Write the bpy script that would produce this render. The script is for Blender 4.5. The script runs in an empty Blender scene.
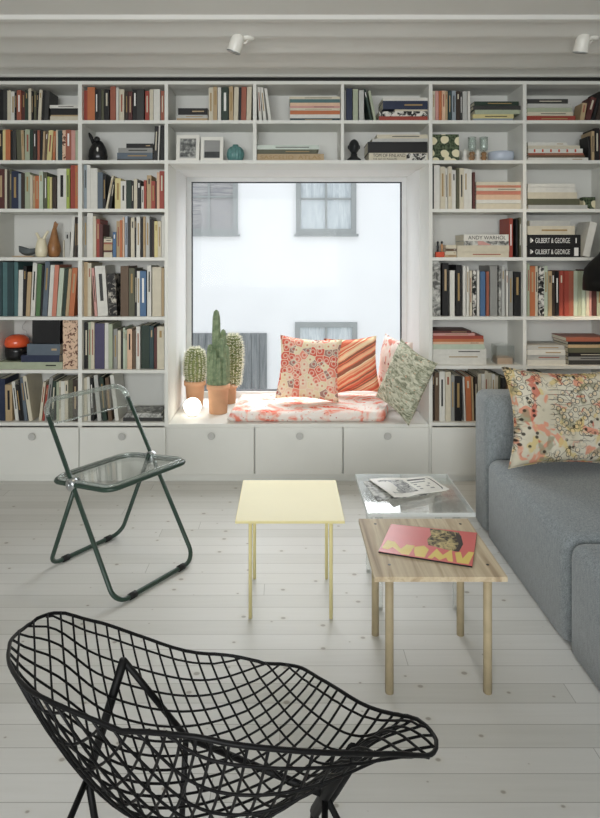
import bpy, bmesh, math, random
from mathutils import Vector, Matrix, Euler, noise as mnoise
from math import sin, cos, pi, radians, atan2, sqrt, exp
random.seed(7)
SC = bpy.context.scene
COL = SC.collection

# ------------------------------------------------------------------ camera, world, lights, exposure
CH = 1.5                                   # camera height
FY = 4.0                                   # front plane of the bookcase
cam = bpy.data.objects.new('camera', bpy.data.cameras.new('camera'))
COL.objects.link(cam)
cam.location = (0, 0, CH)
cam.rotation_euler = (pi/2, 0, 0)
cam.data.sensor_fit = 'HORIZONTAL'
cam.data.sensor_width = 36
cam.data.lens = 36
cam.data.shift_x = 13/600
cam.data.shift_y = -153/600
cam.data.clip_start = 0.05
SC.camera = cam

W = bpy.data.worlds.new('world'); SC.world = W
W.use_nodes = True
W.node_tree.nodes['Background'].inputs[0].default_value = (0.90, 0.95, 1.0, 1)
W.node_tree.nodes['Background'].inputs[1].default_value = 1.08

SC.view_settings.view_transform = 'Standard'
SC.view_settings.look = 'None'
SC.view_settings.exposure = 0.0
SC.view_settings.gamma = 1.0
SC.view_settings.use_curve_mapping = False

sun = bpy.data.objects.new('overcast_sun', bpy.data.lights.new('overcast_sun', 'SUN')); COL.objects.link(sun)
sun.data.energy = 8.0; sun.data.angle = radians(70); sun.data.color = (0.96, 0.98, 1.0)
sun.rotation_euler = Vector((-.15, -1.0, -.95)).to_track_quat('-Z', 'Y').to_euler()
def area(name, loc, target, sx, sy, power, col=(1, 1, 1)):
    l = bpy.data.lights.new(name, 'AREA'); l.shape = 'RECTANGLE'; l.size = sx; l.size_y = sy
    l.energy = power; l.color = col
    o = bpy.data.objects.new(name, l); COL.objects.link(o); o.location = loc
    o.rotation_euler = (Vector(target)-Vector(loc)).to_track_quat('-Z', 'Y').to_euler()
    return o
rear = area('rear_fill_light', (-0.6, -2.1, 1.75), (0, 4, 1.3), 3.2, 1.7, 52, (0.96, 0.98, 0.985))  # soft fill added behind the camera; the rear wall has no window
rear.data.spread = radians(96)
portal = area('window_portal', (0.075, 4.79, 1.25), (0.075, 0, 1.25), 1.68, 1.68, 1, (1, 1, 1))
portal.data.cycles.is_portal = True

# ------------------------------------------------------------------ materials
def lin(c):
    c = c/255.0
    return c/12.92 if c <= .04045 else ((c+.055)/1.055)**2.4
def rgb(c, k=1.08):
    return tuple(min(.93, lin(v)*k) for v in c)+(1,)

class NT:
    def __init__(s, name, rough=.5, spec=.4, metal=0.0):
        s.m = bpy.data.materials.new(name); s.m.use_nodes = True
        s.t = s.m.node_tree; s.b = s.t.nodes['Principled BSDF']
        s.b.inputs['Roughness'].default_value = rough
        s.b.inputs['Specular IOR Level'].default_value = spec
        s.b.inputs['Metallic'].default_value = metal
        s._co = None
    def n(s, ty, **kw):
        n = s.t.nodes.new(ty)
        for k, v in kw.items():
            if k in n.inputs: s.setin(n.inputs[k], v)
            else: setattr(n, k, v)
        return n
    def setin(s, i, v):
        if isinstance(v, bpy.types.NodeSocket): s.t.links.new(v, i)
        else: i.default_value = v
    def co(s, sc=(1, 1, 1), rot=(0, 0, 0), loc=(0, 0, 0)):
        if s._co is None: s._co = s.n('ShaderNodeTexCoord').outputs['Object']
        mp = s.n('ShaderNodeMapping'); s.t.links.new(s._co, mp.inputs[0])
        mp.inputs['Scale'].default_value = sc; mp.inputs['Rotation'].default_value = rot; mp.inputs['Location'].default_value = loc
        return mp.outputs[0]
    def noise(s, scale, vec=None, detail=2, rough=.5, dist=0):
        n = s.n('ShaderNodeTexNoise', Scale=scale, Detail=detail, Roughness=rough, Distortion=dist)
        s.t.links.new(vec or s.co(), n.inputs['Vector']); return n.outputs['Fac']
    def vor(s, scale, vec=None, feature='F1', out='Distance', rnd=1.0):
        n = s.n('ShaderNodeTexVoronoi', feature=feature, Scale=scale, Randomness=rnd)
        s.t.links.new(vec or s.co(), n.inputs['Vector']); return n.outputs[out]
    def xz(s, sc=1.0, loc=(0, 0, 0)): return s.co((sc, sc, sc), (-pi/2, 0, 0), loc)
    def vor2(s, scale, vec, feature='F1', out='Distance', rnd=1.0):
        n = s.n('ShaderNodeTexVoronoi', voronoi_dimensions='2D', feature=feature, Scale=scale, Randomness=rnd)
        s.t.links.new(vec, n.inputs['Vector']); return n.outputs[out]
    def ring(s, d, r, w):
        return s.step(s.math('ABSOLUTE', s.math('SUBTRACT', d, r)), w, w*.5)
    def wave(s, scale, vec=None, dist=0, dscale=1, detail=2, dirn='X'):
        n = s.n('ShaderNodeTexWave', Scale=scale, Distortion=dist, Detail=detail, bands_direction=dirn)
        n.inputs['Detail Scale'].default_value = dscale
        s.t.links.new(vec or s.co(), n.inputs['Vector']); return n.outputs['Fac']
    def ramp(s, fac, stops, interp='LINEAR'):
        n = s.n('ShaderNodeValToRGB'); r = n.color_ramp; r.interpolation = interp
        while len(r.elements) < len(stops): r.elements.new(.5)
        for e, (p, c) in zip(r.elements, stops):
            e.position = p; e.color = c if len(c) == 4 else tuple(c)+(1,)
        s.setin(n.inputs[0], fac); return n.outputs[0]
    def mix(s, fac, a, b, blend='MIX'):
        n = s.n('ShaderNodeMix', data_type='RGBA', blend_type=blend)
        s.setin(n.inputs[0], fac); s.setin(n.inputs[6], a); s.setin(n.inputs[7], b)
        return n.outputs[2]
    def math(s, op, a, b=0.0):
        n = s.n('ShaderNodeMath', operation=op); s.setin(n.inputs[0], a); s.setin(n.inputs[1], b); return n.outputs[0]
    def step(s, v, a, b):
        n = s.n('ShaderNodeMapRange'); n.inputs[1].default_value = a; n.inputs[2].default_value = b
        s.setin(n.inputs[0], v); return n.outputs[0]
    def base(s, c): s.setin(s.b.inputs['Base Color'], c)
    def bump(s, h, strength=.2, dist=.01):
        n = s.n('ShaderNodeBump', Strength=strength, Distance=dist); s.setin(n.inputs['Height'], h)
        s.t.links.new(n.outputs[0], s.b.inputs['Normal'])

def K(*c): return rgb(c)
WHT = (0, 0, 0, 1)
def plain(name, c, rough=.5, var=.05, scale=14, spec=.35, metal=0.0, bump=0):
    a = NT(name, rough, spec, metal)
    col = rgb(c); lo = tuple(v*(1-var) for v in col[:3])+(1,); hi = tuple(min(.95, v*(1+var)) for v in col[:3])+(1,)
    f = a.noise(scale, detail=3)
    a.base(a.ramp(f, [(.3, lo), (.7, hi)]))
    if bump: a.bump(a.noise(bump), .15, .002)
    return a.m

M = {}
M['wall'] = plain('wall_paint', (226, 226, 224), .7, .02, 3)
M['ceil'] = plain('ceiling_paint', (226, 225, 220), .75, .015, 2)
M['case'] = plain('bookcase_lacquer', (220, 220, 214), .45, .015, 4)
M['case_back'] = plain('bookcase_back_lacquer', (217, 217, 212), .5, .015, 4)
M['knob'] = plain('knob_grey', (186, 186, 182), .35, .04)
M['frame_grey'] = plain('window_frame_paint', (216, 217, 216), .4, .03)
M['gasket'] = plain('black_gasket', (30, 32, 34), .6, .05)
M['facade'] = plain('facade_render', (244, 244, 244), .85, .02, 1.2)
M['fac_frame'] = plain('grey_painted_timber', (158, 161, 160), .7, .05, 6)
M['stone'] = plain('street_paving', (176, 176, 172), .9, .1, 2)
M['steel'] = plain('brushed_steel', (186, 190, 192), .28, .05, 30, .5, 1.0)
M['black_steel'] = plain('black_powder_coat', (12, 12, 13), .5, .1, 40, .25)
M['wire'] = plain('black_wire', (11, 11, 12), .5, .1, 40, .25)
M['green_tube'] = plain('dark_green_enamel', (44, 64, 54), .35, .06, 20, .5)
M['yellow_enamel'] = plain('pale_yellow_enamel', (231, 219, 160), .38, .02, 5, .45)
M['rubber'] = plain('black_rubber', (24, 24, 24), .6, .05)
M['terracotta'] = plain('terracotta', (210, 164, 130), .8, .09, 9, .2)
M['soil'] = plain('soil', (62, 48, 38), .95, .2, 60, .1)
M['paper'] = plain('book_pages', (232, 226, 208), .8, .05, 60, .15)
M['dowel'] = plain('pale_dowel_wood', (180, 165, 134), .55, .08, 25, .3)
M['screw'] = plain('dark_screw', (40, 38, 36), .4, .1, 30, .5)
M['ink'] = plain('black_ink', (32, 30, 30), .6, .05)
M['whiteink'] = plain('white_ink', (232, 230, 226), .6, .03)
M['redink'] = plain('red_ink', (190, 70, 40), .6, .03)
M['gilt'] = plain('pale_tan_ink', (158, 132, 88), .6, .03)
M['cushion_gap'] = plain('sofa_base_black', (26, 26, 27), .7, .05)

def acrylic(name, tint, haze=0.0, glossy=.14, fres=.75):
    a = NT(name); t = a.t
    tr = a.n('ShaderNodeBsdfTransparent'); tr.inputs[0].default_value = tint+(1,)
    gl = a.n('ShaderNodeBsdfGlossy'); gl.inputs['Roughness'].default_value = .04; gl.inputs[0].default_value = (1, 1, 1, 1)
    lw = a.n('ShaderNodeLayerWeight'); lw.inputs[0].default_value = .35
    f = a.math('MULTIPLY_ADD', lw.outputs['Fresnel'], fres); 
    f.node.inputs[2].default_value = glossy*.3
    mx = a.n('ShaderNodeMixShader'); t.links.new(f, mx.inputs[0]); t.links.new(tr.outputs[0], mx.inputs[1]); t.links.new(gl.outputs[0], mx.inputs[2])
    out = mx
    if haze:
        df = a.n('ShaderNodeBsdfTranslucent'); df.inputs[0].default_value = (.95, .96, .95, 1)
        dd = a.n('ShaderNodeBsdfDiffuse'); dd.inputs[0].default_value = (.93, .95, .94, 1)
        m0 = a.n('ShaderNodeMixShader'); m0.inputs[0].default_value = .5
        t.links.new(df.outputs[0], m0.inputs[1]); t.links.new(dd.outputs[0], m0.inputs[2])
        m2 = a.n('ShaderNodeMixShader'); m2.inputs[0].default_value = haze
        t.links.new(mx.outputs[0], m2.inputs[1]); t.links.new(m0.outputs[0], m2.inputs[2]); out = m2
    t.links.new(out.outputs[0], t.nodes['Material Output'].inputs[0])
    return a.m
M['pane'] = acrylic('window_pane_glass', (.985, .99, .99), 0, .006, .03)
M['acrylic'] = acrylic('clear_acrylic', (.975, .985, .98), .05, .14, .6)
M['acrylic_edge'] = acrylic('clear_acrylic_edge', (.95, .97, .96), .85)
M['chair_acrylic'] = acrylic('clear_chair_acrylic', (.955, .97, .96), .03, .10, .42)
M['chair_rim'] = acrylic('clear_chair_acrylic_rim', (.82, .87, .84), .14)
M['green_glass'] = acrylic('pale_green_glass', (.90, .96, .93), .2)
M['amber_glass'] = acrylic('amber_glass', (.72, .48, .22), .12)
M['dark_pane'] = None

def m_floor():
    a = NT('whitewashed_pine_floor', .38, .35)
    br = a.n('ShaderNodeTexBrick', offset=0.0, offset_frequency=2, squash=1.0)
    sx = a.n('ShaderNodeSeparateXYZ'); a.t.links.new(a.co(), sx.inputs[0])
    row = a.math('FLOOR', a.math('DIVIDE', sx.outputs[1], .0915))
    wn = a.n('ShaderNodeTexWhiteNoise', noise_dimensions='1D'); a.t.links.new(row, wn.inputs['W'])
    cx = a.n('ShaderNodeCombineXYZ'); a.t.links.new(a.math('ADD', sx.outputs[0], a.math('MULTIPLY', wn.outputs['Value'], 9.0)), cx.inputs[0]); a.t.links.new(sx.outputs[1], cx.inputs[1])
    a.t.links.new(cx.outputs[0], br.inputs['Vector'])
    br.inputs['Color1'].default_value = (0, 0, 0, 1); br.inputs['Color2'].default_value = (1, 1, 1, 1)
    br.inputs['Mortar'].default_value = (0, 0, 0, 1)
    br.inputs['Scale'].default_value = 1; br.inputs['Mortar Size'].default_value = .0013
    br.inputs['Mortar Smooth'].default_value = .2
    br.inputs['Brick Width'].default_value = 4.2; br.inputs['Row Height'].default_value = .0915
    g = a.noise(7, a.co((.35, 7, 1)), 5, .6, .6)
    tone = a.mix(.5, br.outputs['Color'], g)
    c = a.ramp(tone, [(.2, rgb((196, 195, 189))), (.5, rgb((205, 204, 199))), (.85, rgb((213, 212, 208)))])
    v = a.n('ShaderNodeTexVoronoi', voronoi_dimensions='2D', feature='F1', Scale=6.2); a.t.links.new(a.co((1, 1.3, 1)), v.inputs['Vector'])
    sp = a.n('ShaderNodeSeparateColor'); a.t.links.new(v.outputs['Color'], sp.inputs[0])
    size = a.math('MULTIPLY', a.step(sp.outputs[0], .2, 1.0), .085)
    k = a.math('SUBTRACT', size, v.outputs['Distance'])
    k = a.step(k, 0, .03)
    c = a.mix(a.math('MULTIPLY', k, .72), c, rgb((104, 96, 84)))
    k2 = a.step(a.math('SUBTRACT', a.math('MULTIPLY', size, 2.6), v.outputs['Distance']), 0, .12)
    c = a.mix(a.math('MULTIPLY', k2, .28), c, rgb((196, 191, 178)))
    c = a.mix(a.math('MULTIPLY', br.outputs['Fac'], .55), c, rgb((120, 116, 106)))
    a.base(c); 
    a.setin(a.b.inputs['Roughness'], a.ramp(g, [(.2, (.34,)*3), (.8, (.48,)*3)]))
    a.bump(a.math('MULTIPLY', br.outputs['Fac'], -1), .35, .003)
    return a.m
M['floor'] = m_floor()

def m_sofa():
    a = NT('grey_melange_wool', .95, .12)
    f = a.noise(330, detail=3, rough=.7); g = a.noise(95, a.co((1, 1, .35)), 3)
    c = a.ramp(a.mix(.2, f, g), [(.36, rgb((102, 109, 112))), (.64, rgb((164, 171, 174)))])
    a.base(c); a.bump(f, .3, .002); a.b.inputs['Sheen Weight'].default_value = .25
    return a.m
M['sofa'] = m_sofa()

def m_wood():
    a = NT('striped_pine_veneer', .5, .3)
    f = a.noise(26, a.co((1, .05, 1)), 4, .55, .5); g = a.noise(7, a.co((1, .12, 1), loc=(4, 0, 0)), 2)
    c = a.ramp(a.mix(.38, f, g), [(.34, rgb((152, 130, 106))), (.44, rgb((190, 170, 140))), (.54, rgb((212, 197, 168))), (.62, rgb((184, 163, 132))), (.72, rgb((214, 200, 172)))])
    a.base(c); return a.m
M['wood_top'] = m_wood()

def m_hexpillow():
    a = NT('rosette_print_cotton', .9, .15)
    vec = a.xz()
    v = a.n('ShaderNodeTexVoronoi', voronoi_dimensions='2D', feature='F1', Scale=20, Randomness=.8); a.t.links.new(vec, v.inputs['Vector'])
    sp = a.n('ShaderNodeSeparateColor'); a.t.links.new(v.outputs['Color'], sp.inputs[0])
    cell = a.ramp(sp.outputs[0], [(0, rgb((233, 218, 184))), (.16, rgb((232, 150, 130))), (.38, rgb((236, 206, 180))), (.50, rgb((218, 108, 90))), (.68, rgb((236, 216, 180))), (.80, rgb((170, 134, 124)))], 'CONSTANT')
    c = a.mix(a.math('MULTIPLY', a.ring(v.outputs['Distance'], .30, .09), .6), cell, rgb((242, 228, 210)))
    c = a.mix(a.math('MULTIPLY', a.step(v.outputs['Distance'], .16, .10), .7), c, rgb((206, 96, 82)))
    ed = a.vor2(20, vec, 'DISTANCE_TO_EDGE', rnd=.8)
    c = a.mix(a.step(ed, .05, .03), c, rgb((240, 226, 204)))
    a.base(c); a.bump(a.noise(220), .2, .002); return a.m
M['hex'] = m_hexpillow()

def m_stripe():
    a = NT('coral_stripe_cotton', .9, .15)
    n = a.noise(9, a.co((1, .01, 1)), 3)
    sx = a.n('ShaderNodeSeparateXYZ'); a.t.links.new(a.co((1, .01, 1), (0, radians(-62), 0)), sx.inputs[0])
    v = a.n('ShaderNodeTexVoronoi', voronoi_dimensions='1D', feature='F1', Scale=115)
    a.t.links.new(a.math('ADD', sx.outputs[0], a.math('MULTIPLY', n, .022)), v.inputs['W'])
    sp = a.n('ShaderNodeSeparateColor'); a.t.links.new(v.outputs['Color'], sp.inputs[0])
    c = a.ramp(sp.outputs[1], [(0, rgb((222, 124, 96))), (.22, rgb((234, 186, 148))), (.40, rgb((226, 150, 118))), (.56, rgb((150, 100, 82))), (.66, rgb((240, 216, 180))), (.82, rgb((216, 108, 84)))], 'CONSTANT')
    a.base(c); a.bump(a.noise(220), .2, .002); return a.m
M['stripe'] = m_stripe()

def m_pinkpillow():
    a = NT('pale_rose_print_cotton', .9, .15)
    n = a.noise(11, detail=3, dist=1.2); d = a.vor(17)
    c = a.ramp(n, [(.35, rgb((236, 216, 206))), (.5, rgb((240, 228, 218))), (.58, rgb((224, 140, 124)))])
    c = a.mix(a.step(d, .22, .12), c, rgb((168, 104, 100)))
    a.base(c); return a.m
M['rose'] = m_pinkpillow()

def m_greenpillow():
    a = NT('sage_leaf_print_cotton', .9, .15)
    n = a.noise(16, a.co((1, 1, 2.2)), 4, .6, 1.5); d = a.vor(20, a.co((1, 1, 2)))
    c = a.ramp(n, [(.34, rgb((112, 116, 98))), (.46, rgb((158, 160, 138))), (.56, rgb((198, 198, 178))), (.7, rgb((222, 218, 200)))])
    c = a.mix(a.step(d, .2, .1), c, rgb((206, 176, 150)))
    a.base(c); a.bump(a.noise(200), .2, .002); return a.m
M['leaf'] = m_greenpillow()

def m_quilt():
    a = NT('coral_floral_quilt', .92, .12)
    n = a.noise(5.2, a.co((1, 1.2, 1)), 3, .5, 1.2)
    v = a.vor(9); ed = a.vor(9, None, 'DISTANCE_TO_EDGE')
    c = a.ramp(n, [(.34, rgb((232, 104, 84))), (.42, rgb((240, 172, 154))), (.49, rgb((242, 226, 218))), (.62, rgb((240, 234, 228))), (.7, rgb((232, 140, 120)))])
    rr = a.math('SINE', a.math('MULTIPLY', v, 26))
    c = a.mix(a.math('MULTIPLY', a.step(rr, .5, .8), .5), c, rgb((242, 224, 214)))
    c = a.mix(a.step(a.vor(31), .17, .1), c, rgb((196, 120, 110)))
    a.base(c); a.bump(a.noise(30), .3, .01); return a.m
M['quilt'] = m_quilt()

def m_floral():
    a = NT('cream_floral_linen', .9, .15)
    v2 = a.xz()
    base = a.ramp(a.noise(7, v2, 3), [(.4, rgb((200, 192, 170))), (.6, rgb((216, 210, 192)))])
    ln = a.wave(13, v2, 2.0, .6, 1, 'Y')
    patch = a.step(a.noise(6.5, a.xz(loc=(3, 1, 0)), 1), .60, .66)
    c = a.mix(a.math('MULTIPLY', a.math('MULTIPLY', a.step(ln, .86, .97), patch), .7), base, rgb((84, 78, 70)))
    def blob(sc, lo, th, colr, k):
        return a.mix(a.math('MULTIPLY', a.step(a.noise(sc, a.xz(loc=lo), 2, .5, .5), th, th+.04), k), c, rgb(colr))
    c = blob(11, (5, 2, 0), .57, (216, 148, 122), .9)
    c = blob(12, (9, 7, 0), .59, (210, 190, 130), .8)
    c = blob(10, (1, 17, 0), .62, (140, 138, 112), .7)
    c = blob(12, (31, 7, 0), .62, (198, 108, 88), .85)
    fm = a.step(a.noise(6.0, a.xz(loc=(2, 4, 0)), 2), .44, .50)
    d = a.vor2(30, v2)
    c = a.mix(a.math('MULTIPLY', a.math('MULTIPLY', a.ring(d, .34, .07), fm), .8), c, rgb((64, 54, 48)))
    c = a.mix(a.math('MULTIPLY', a.math('MULTIPLY', a.step(d, .24, .16), fm), .55), c, rgb((226, 196, 150)))
    ve = a.vor2(19, a.xz(loc=(.4, .2, 0)), 'DISTANCE_TO_EDGE')
    c = a.mix(a.math('MULTIPLY', a.math('MULTIPLY', a.step(ve, .045, .02), fm), .55), c, rgb((72, 66, 58)))
    dd = a.vor2(21, a.xz(loc=(.13, .7, 0)))
    dm = a.step(a.noise(7, a.xz(loc=(7, 3, 0)), 1), .48, .54)
    c = a.mix(a.math('MULTIPLY', a.math('MULTIPLY', a.step(dd, .20, .13), dm), .9), c, rgb((48, 46, 40)))
    a.base(c); a.bump(a.noise(240), .25, .002); return a.m
M['floral'] = m_floral()

def m_bw(name='black_white_print', s=30, lo=(30, 30, 30), hi=(215, 212, 204), a0=.45, a1=.55, sq=(1, 1, 1)):
    a = NT(name, .5, .3)
    a.base(a.ramp(a.noise(s, a.co(sq), 3, .6, 1.0), [(a0, rgb(lo)), (a1, rgb(hi))])); return a.m
M['bw'] = m_bw()
M['bwgrey'] = m_bw('grey_photo_print', 24, (84, 84, 82), (196, 196, 190), .38, .62)
M['tanprint'] = m_bw('tan_line_print', 42, (96, 58, 46), (214, 184, 158), .40, .47)
M['marble'] = m_bw('black_marbled_print', 26, (34, 32, 32), (190, 184, 172), .5, .62)
M['blossom'] = None
def m_blossom():
    a = NT('cream_blotch_print', .6, .3)
    w_ = a.noise(22, a.xz(), 1)
    d = a.math('ADD', a.vor2(13, a.xz(loc=(.02, .03, 0)), rnd=.55), a.math('MULTIPLY', w_, .25))
    a.base(a.mix(a.step(d, .50, .46), a.ramp(a.noise(60), [(.4, rgb((44, 56, 40))), (.6, rgb((92, 104, 78)))]), rgb((226, 218, 184)))); return a.m
M['blossom'] = m_blossom()
def m_photo(name, z0):
    a = NT(name, .3, .5)
    n = a.noise(38, detail=4)
    a.base(a.ramp(n, [(.3, rgb((60, 62, 62))), (.5, rgb((116, 118, 116))), (.7, rgb((196, 196, 190)))])); return a.m
M['photo'] = m_photo('grey_landscape_photograph', 0)

def m_cactus(name, c1, c2):
    a = NT(name, .6, .3)
    a.base(a.ramp(a.noise(28, detail=3), [(.3, rgb(c1)), (.7, rgb(c2))])); return a.m
M['cactus'] = m_cactus('cactus_green', (98, 118, 88), (146, 160, 128))
M['cactus2'] = m_cactus('cactus_dark_green', (92, 104, 64), (136, 142, 92))
M['spine'] = plain('cactus_spines', (238, 234, 220), .7, .04, 20)
M['bare_spine'] = plain('cactus_tan_spines', (196, 190, 160), .7, .04, 20)

def emis(name, c, s):
    a = NT(name); a.b.inputs['Emission Color'].default_value = c+(1,); a.b.inputs['Emission Strength'].default_value = s
    a.base(c+(1,)); return a.m
M['globe'] = emis('lit_opal_glass', (1.0, .93, .82), 2.6)
M['bulb'] = emis('lit_bulb', (1.0, .85, .62), 8)

# ------------------------------------------------------------------ geometry helpers
class MB:
    def __init__(s): s.v = []; s.f = []
    def add(s, vs, fs):
        o = len(s.v); s.v += [tuple(v) for v in vs]; s.f += [tuple(i+o for i in f) for f in fs]; return s
    def box(s, x0, x1, y0, y1, z0, z1):
        return s.add([(x0, y0, z0), (x1, y0, z0), (x1, y1, z0), (x0, y1, z0), (x0, y0, z1), (x1, y0, z1), (x1, y1, z1), (x0, y1, z1)],
                     [(0, 3, 2, 1), (4, 5, 6, 7), (0, 1, 5, 4), (1, 2, 6, 5), (2, 3, 7, 6), (3, 0, 4, 7)])
    def tube(s, pts, r, seg=8, closed=False, cap=True, r_end=None):
        pts = [Vector(p) for p in pts]; n = len(pts)
        T = []
        for i in range(n):
            if closed: t = pts[(i+1) % n]-pts[i-1]
            else: t = pts[min(i+1, n-1)]-pts[max(i-1, 0)]
            T.append(t.normalized() if t.length > 1e-9 else Vector((0, 0, 1)))
        up = Vector((0, 0, 1)) if abs(T[0].z) < .9 else Vector((1, 0, 0))
        nr = (up-T[0]*up.dot(T[0])).normalized()
        o = len(s.v)
        for i in range(n):
            nr = (nr-T[i]*nr.dot(T[i])); nr = nr.normalized() if nr.length > 1e-6 else T[i].orthogonal().normalized()
            bi = T[i].cross(nr)
            rr = r if r_end is None else r+(r_end-r)*i/(n-1)
            for k in range(seg):
                a = 2*pi*k/seg; s.v.append(tuple(pts[i]+nr*(rr*cos(a))+bi*(rr*sin(a))))
        m = n if closed else n-1
        for i in range(m):
            j = (i+1) % n
            for k in range(seg):
                k2 = (k+1) % seg
                s.f.append((o+i*seg+k, o+i*seg+k2, o+j*seg+k2, o+j*seg+k))
        if cap and not closed:
            s.f.append(tuple(o+k for k in reversed(range(seg)))); s.f.append(tuple(o+(n-1)*seg+k for k in range(seg)))
        return s
    def lathe(s, prof, seg=24, c=(0, 0, 0), rib=None, bend=None, sq=(1, 1)):
        o = len(s.v); n = len(prof)
        for (r, z) in prof:
            for k in range(seg):
                a = 2*pi*k/seg; rr = r*(1+(rib[1]*cos(rib[0]*a) if rib else 0))
                dx, dy = bend(z) if bend else (0, 0)
                s.v.append((c[0]+rr*cos(a)*sq[0]+dx, c[1]+rr*sin(a)*sq[1]+dy, c[2]+z))
        for i in range(n-1):
            for k in range(seg):
                k2 = (k+1) % seg; s.f.append((o+i*seg+k, o+i*seg+k2, o+(i+1)*seg+k2, o+(i+1)*seg+k))
        s.f.append(tuple(o+k for k in reversed(range(seg)))); s.f.append(tuple(o+(n-1)*seg+k for k in range(seg)))
        return s
    def prism(s, poly, y0, y1):          # polygon in x,z extruded along y
        o = len(s.v); n = len(poly)
        s.v += [(x, y0, z) for x, z in poly]+[(x, y1, z) for x, z in poly]
        s.f.append(tuple(o+i for i in range(n))); s.f.append(tuple(o+n+i for i in reversed(range(n))))
        for i in range(n): j = (i+1) % n; s.f.append((o+i, o+n+i, o+n+j, o+j))
        return s
    def ell(s, c, r, u=16, v=10):
        prof = [(max(1e-4, sin(pi*i/v)), -cos(pi*i/v)) for i in range(v+1)]
        o = len(s.v); b = MB().lathe(prof, u)
        return s.add([(c[0]+x*r[0], c[1]+y*r[1], c[2]+z*r[2]) for x, y, z in b.v], b.f)
    def xf(s, m):
        s.v = [tuple(m @ Vector(v)) for v in s.v]; return s
    def obj(s, name, mat, parent=None, smooth=False, bevel=0, bseg=2, sub=0, loc=None, fix=False):
        me = bpy.data.meshes.new(name)
        off = Vector(loc) if loc is not None else Vector((0, 0, 0))
        me.from_pydata([tuple(Vector(v)-off) for v in s.v], [], s.f); me.update()
        bm = bmesh.new(); bm.from_mesh(me)
        if fix: bmesh.ops.recalc_face_normals(bm, faces=bm.faces)
        if bevel:
            bmesh.ops.bevel(bm, geom=[e for e in bm.edges], offset=bevel, segments=bseg, profile=.5, affect='EDGES', clamp_overlap=True)
            bmesh.ops.recalc_face_normals(bm, faces=bm.faces)
        bm.to_mesh(me); bm.free()
        if smooth:
            for p in me.polygons: p.use_smooth = True
        me.materials.append(mat)
        o = bpy.data.objects.new(name, me); COL.objects.link(o)
        if loc is not None: o.location = off
        if sub: md = o.modifiers.new('sub', 'SUBSURF'); md.levels = sub; md.render_levels = sub
        if parent is not None: o.parent = parent
        return o

def tag(o, label, cat, group=None, kind=None):
    o['label'] = label; o['category'] = cat
    if group: o['group'] = group
    if kind: o['kind'] = kind
    return o
def empty(name, label, cat, loc=(0, 0, 0), rz=0, group=None):
    o = bpy.data.objects.new(name, None); COL.objects.link(o); o.location = loc; o.rotation_euler = (0, 0, rz)
    o.empty_display_size = .05
    return tag(o, label, cat, group)
def struct(o): o['kind'] = 'structure'; return o

def text_part(name, body, x0, x1, z0, z1, y, mat, parent, depth=.0006):
    cu = bpy.data.curves.new(name, 'FONT'); cu.body = body; cu.extrude = .02
    t = bpy.data.objects.new(name, cu); COL.objects.link(t)
    dg = bpy.context.evaluated_depsgraph_get()
    me = bpy.data.meshes.new_from_object(t.evaluated_get(dg))
    COL.objects.unlink(t); bpy.data.objects.remove(t)
    xs = [v.co.x for v in me.vertices]; ys = [v.co.y for v in me.vertices]
    ax, bx, ay, by = min(xs), max(xs), min(ys), max(ys)
    for v in me.vertices:
        u = (v.co.x-ax)/(bx-ax); w = (v.co.y-ay)/(by-ay); d = v.co.z
        v.co = (x0+u*(x1-x0), y-(depth if d > 0 else -depth*.5), z0+w*(z1-z0))
    me.materials.clear(); me.materials.append(mat)
    o = bpy.data.objects.new(name, me); COL.objects.link(o); o.parent = parent
    return o

def PX(x, Y=FY): return (x-287)*Y/600
def PZ(y, Y=FY): return CH-(y-256)*Y/600

# ------------------------------------------------------------------ room shell
XL, XR, YB = -2.7, 2.75, -2.5
CZ = 2.695
struct(MB().box(XL-.1, XR+.1, YB-.1, 4.32, -.08, 0).obj('floor', M['floor']))
struct(MB().box(XL-.1, XL, YB-.1, 4.32, 0, 2.9).obj('wall_left', M['wall']))
struct(MB().box(XR, XR+.1, YB-.1, 4.32, 0, 2.9).obj('wall_right', M['wall']))
struct(MB().box(XL-.1, XR+.1, YB-.1, YB, 0, 2.9).obj('wall_rear', M['wall']))
# ceiling: broad stepped boards parallel to the bookcase
def ceiling():
    steps = [(YB-.1, CZ+.030)]
    Ys = [3.04, 3.27, 3.53, 3.80]
    prof = [(YB-.1, CZ+.022), (3.025, CZ+.022)]
    z = CZ+.034
    for i, Y in enumerate(Ys):
        prof += [(Y, CZ+.004), (Y+.035, CZ+.004), (Y+.055, CZ+.026)]
        nxt = (Ys+[4.03])[i+1]
        prof += [(nxt-.055, CZ+.012)]
    prof += [(4.0, CZ), (4.32, CZ)]
    v = []; f = []
    for (Y, Z) in prof: v += [(XL-.1, Y, Z), (XR+.1, Y, Z)]
    n = len(prof)
    for (Y, Z) in prof: v += [(XL-.1, Y, 2.95), (XR+.1, Y, 2.95)]
    for i in range(n-1):
        a = 2*i; f.append((a, a+2, a+3, a+1)); b = 2*n+a; f.append((b, b+1, b+3, b+2))
    f.append((0, 1, 2*n+1, 2*n)); e = 2*(n-1); f.append((e, 2*n+e, 2*n+e+1, e+1))
    for s in (0, 1):
        for i in range(n-1): a = 2*i+s; f.append((a, 2*n+a, 2*n+a+2, a+2))
    mb = MB(); mb.add(v, f); return struct(mb.obj('ceiling', M['ceil'], fix=True))
ceiling()
M['shadow'] = plain('dark_gap_shade', (34, 34, 32), .8, .05)
struct(MB().box(XL, XR, FY+.012, FY+.06, PZ(81)+.001, CZ-.0005).obj('gap_shade_strip', M['shadow']))  # dark strip added to stand in for the shade above the bookcase
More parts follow.
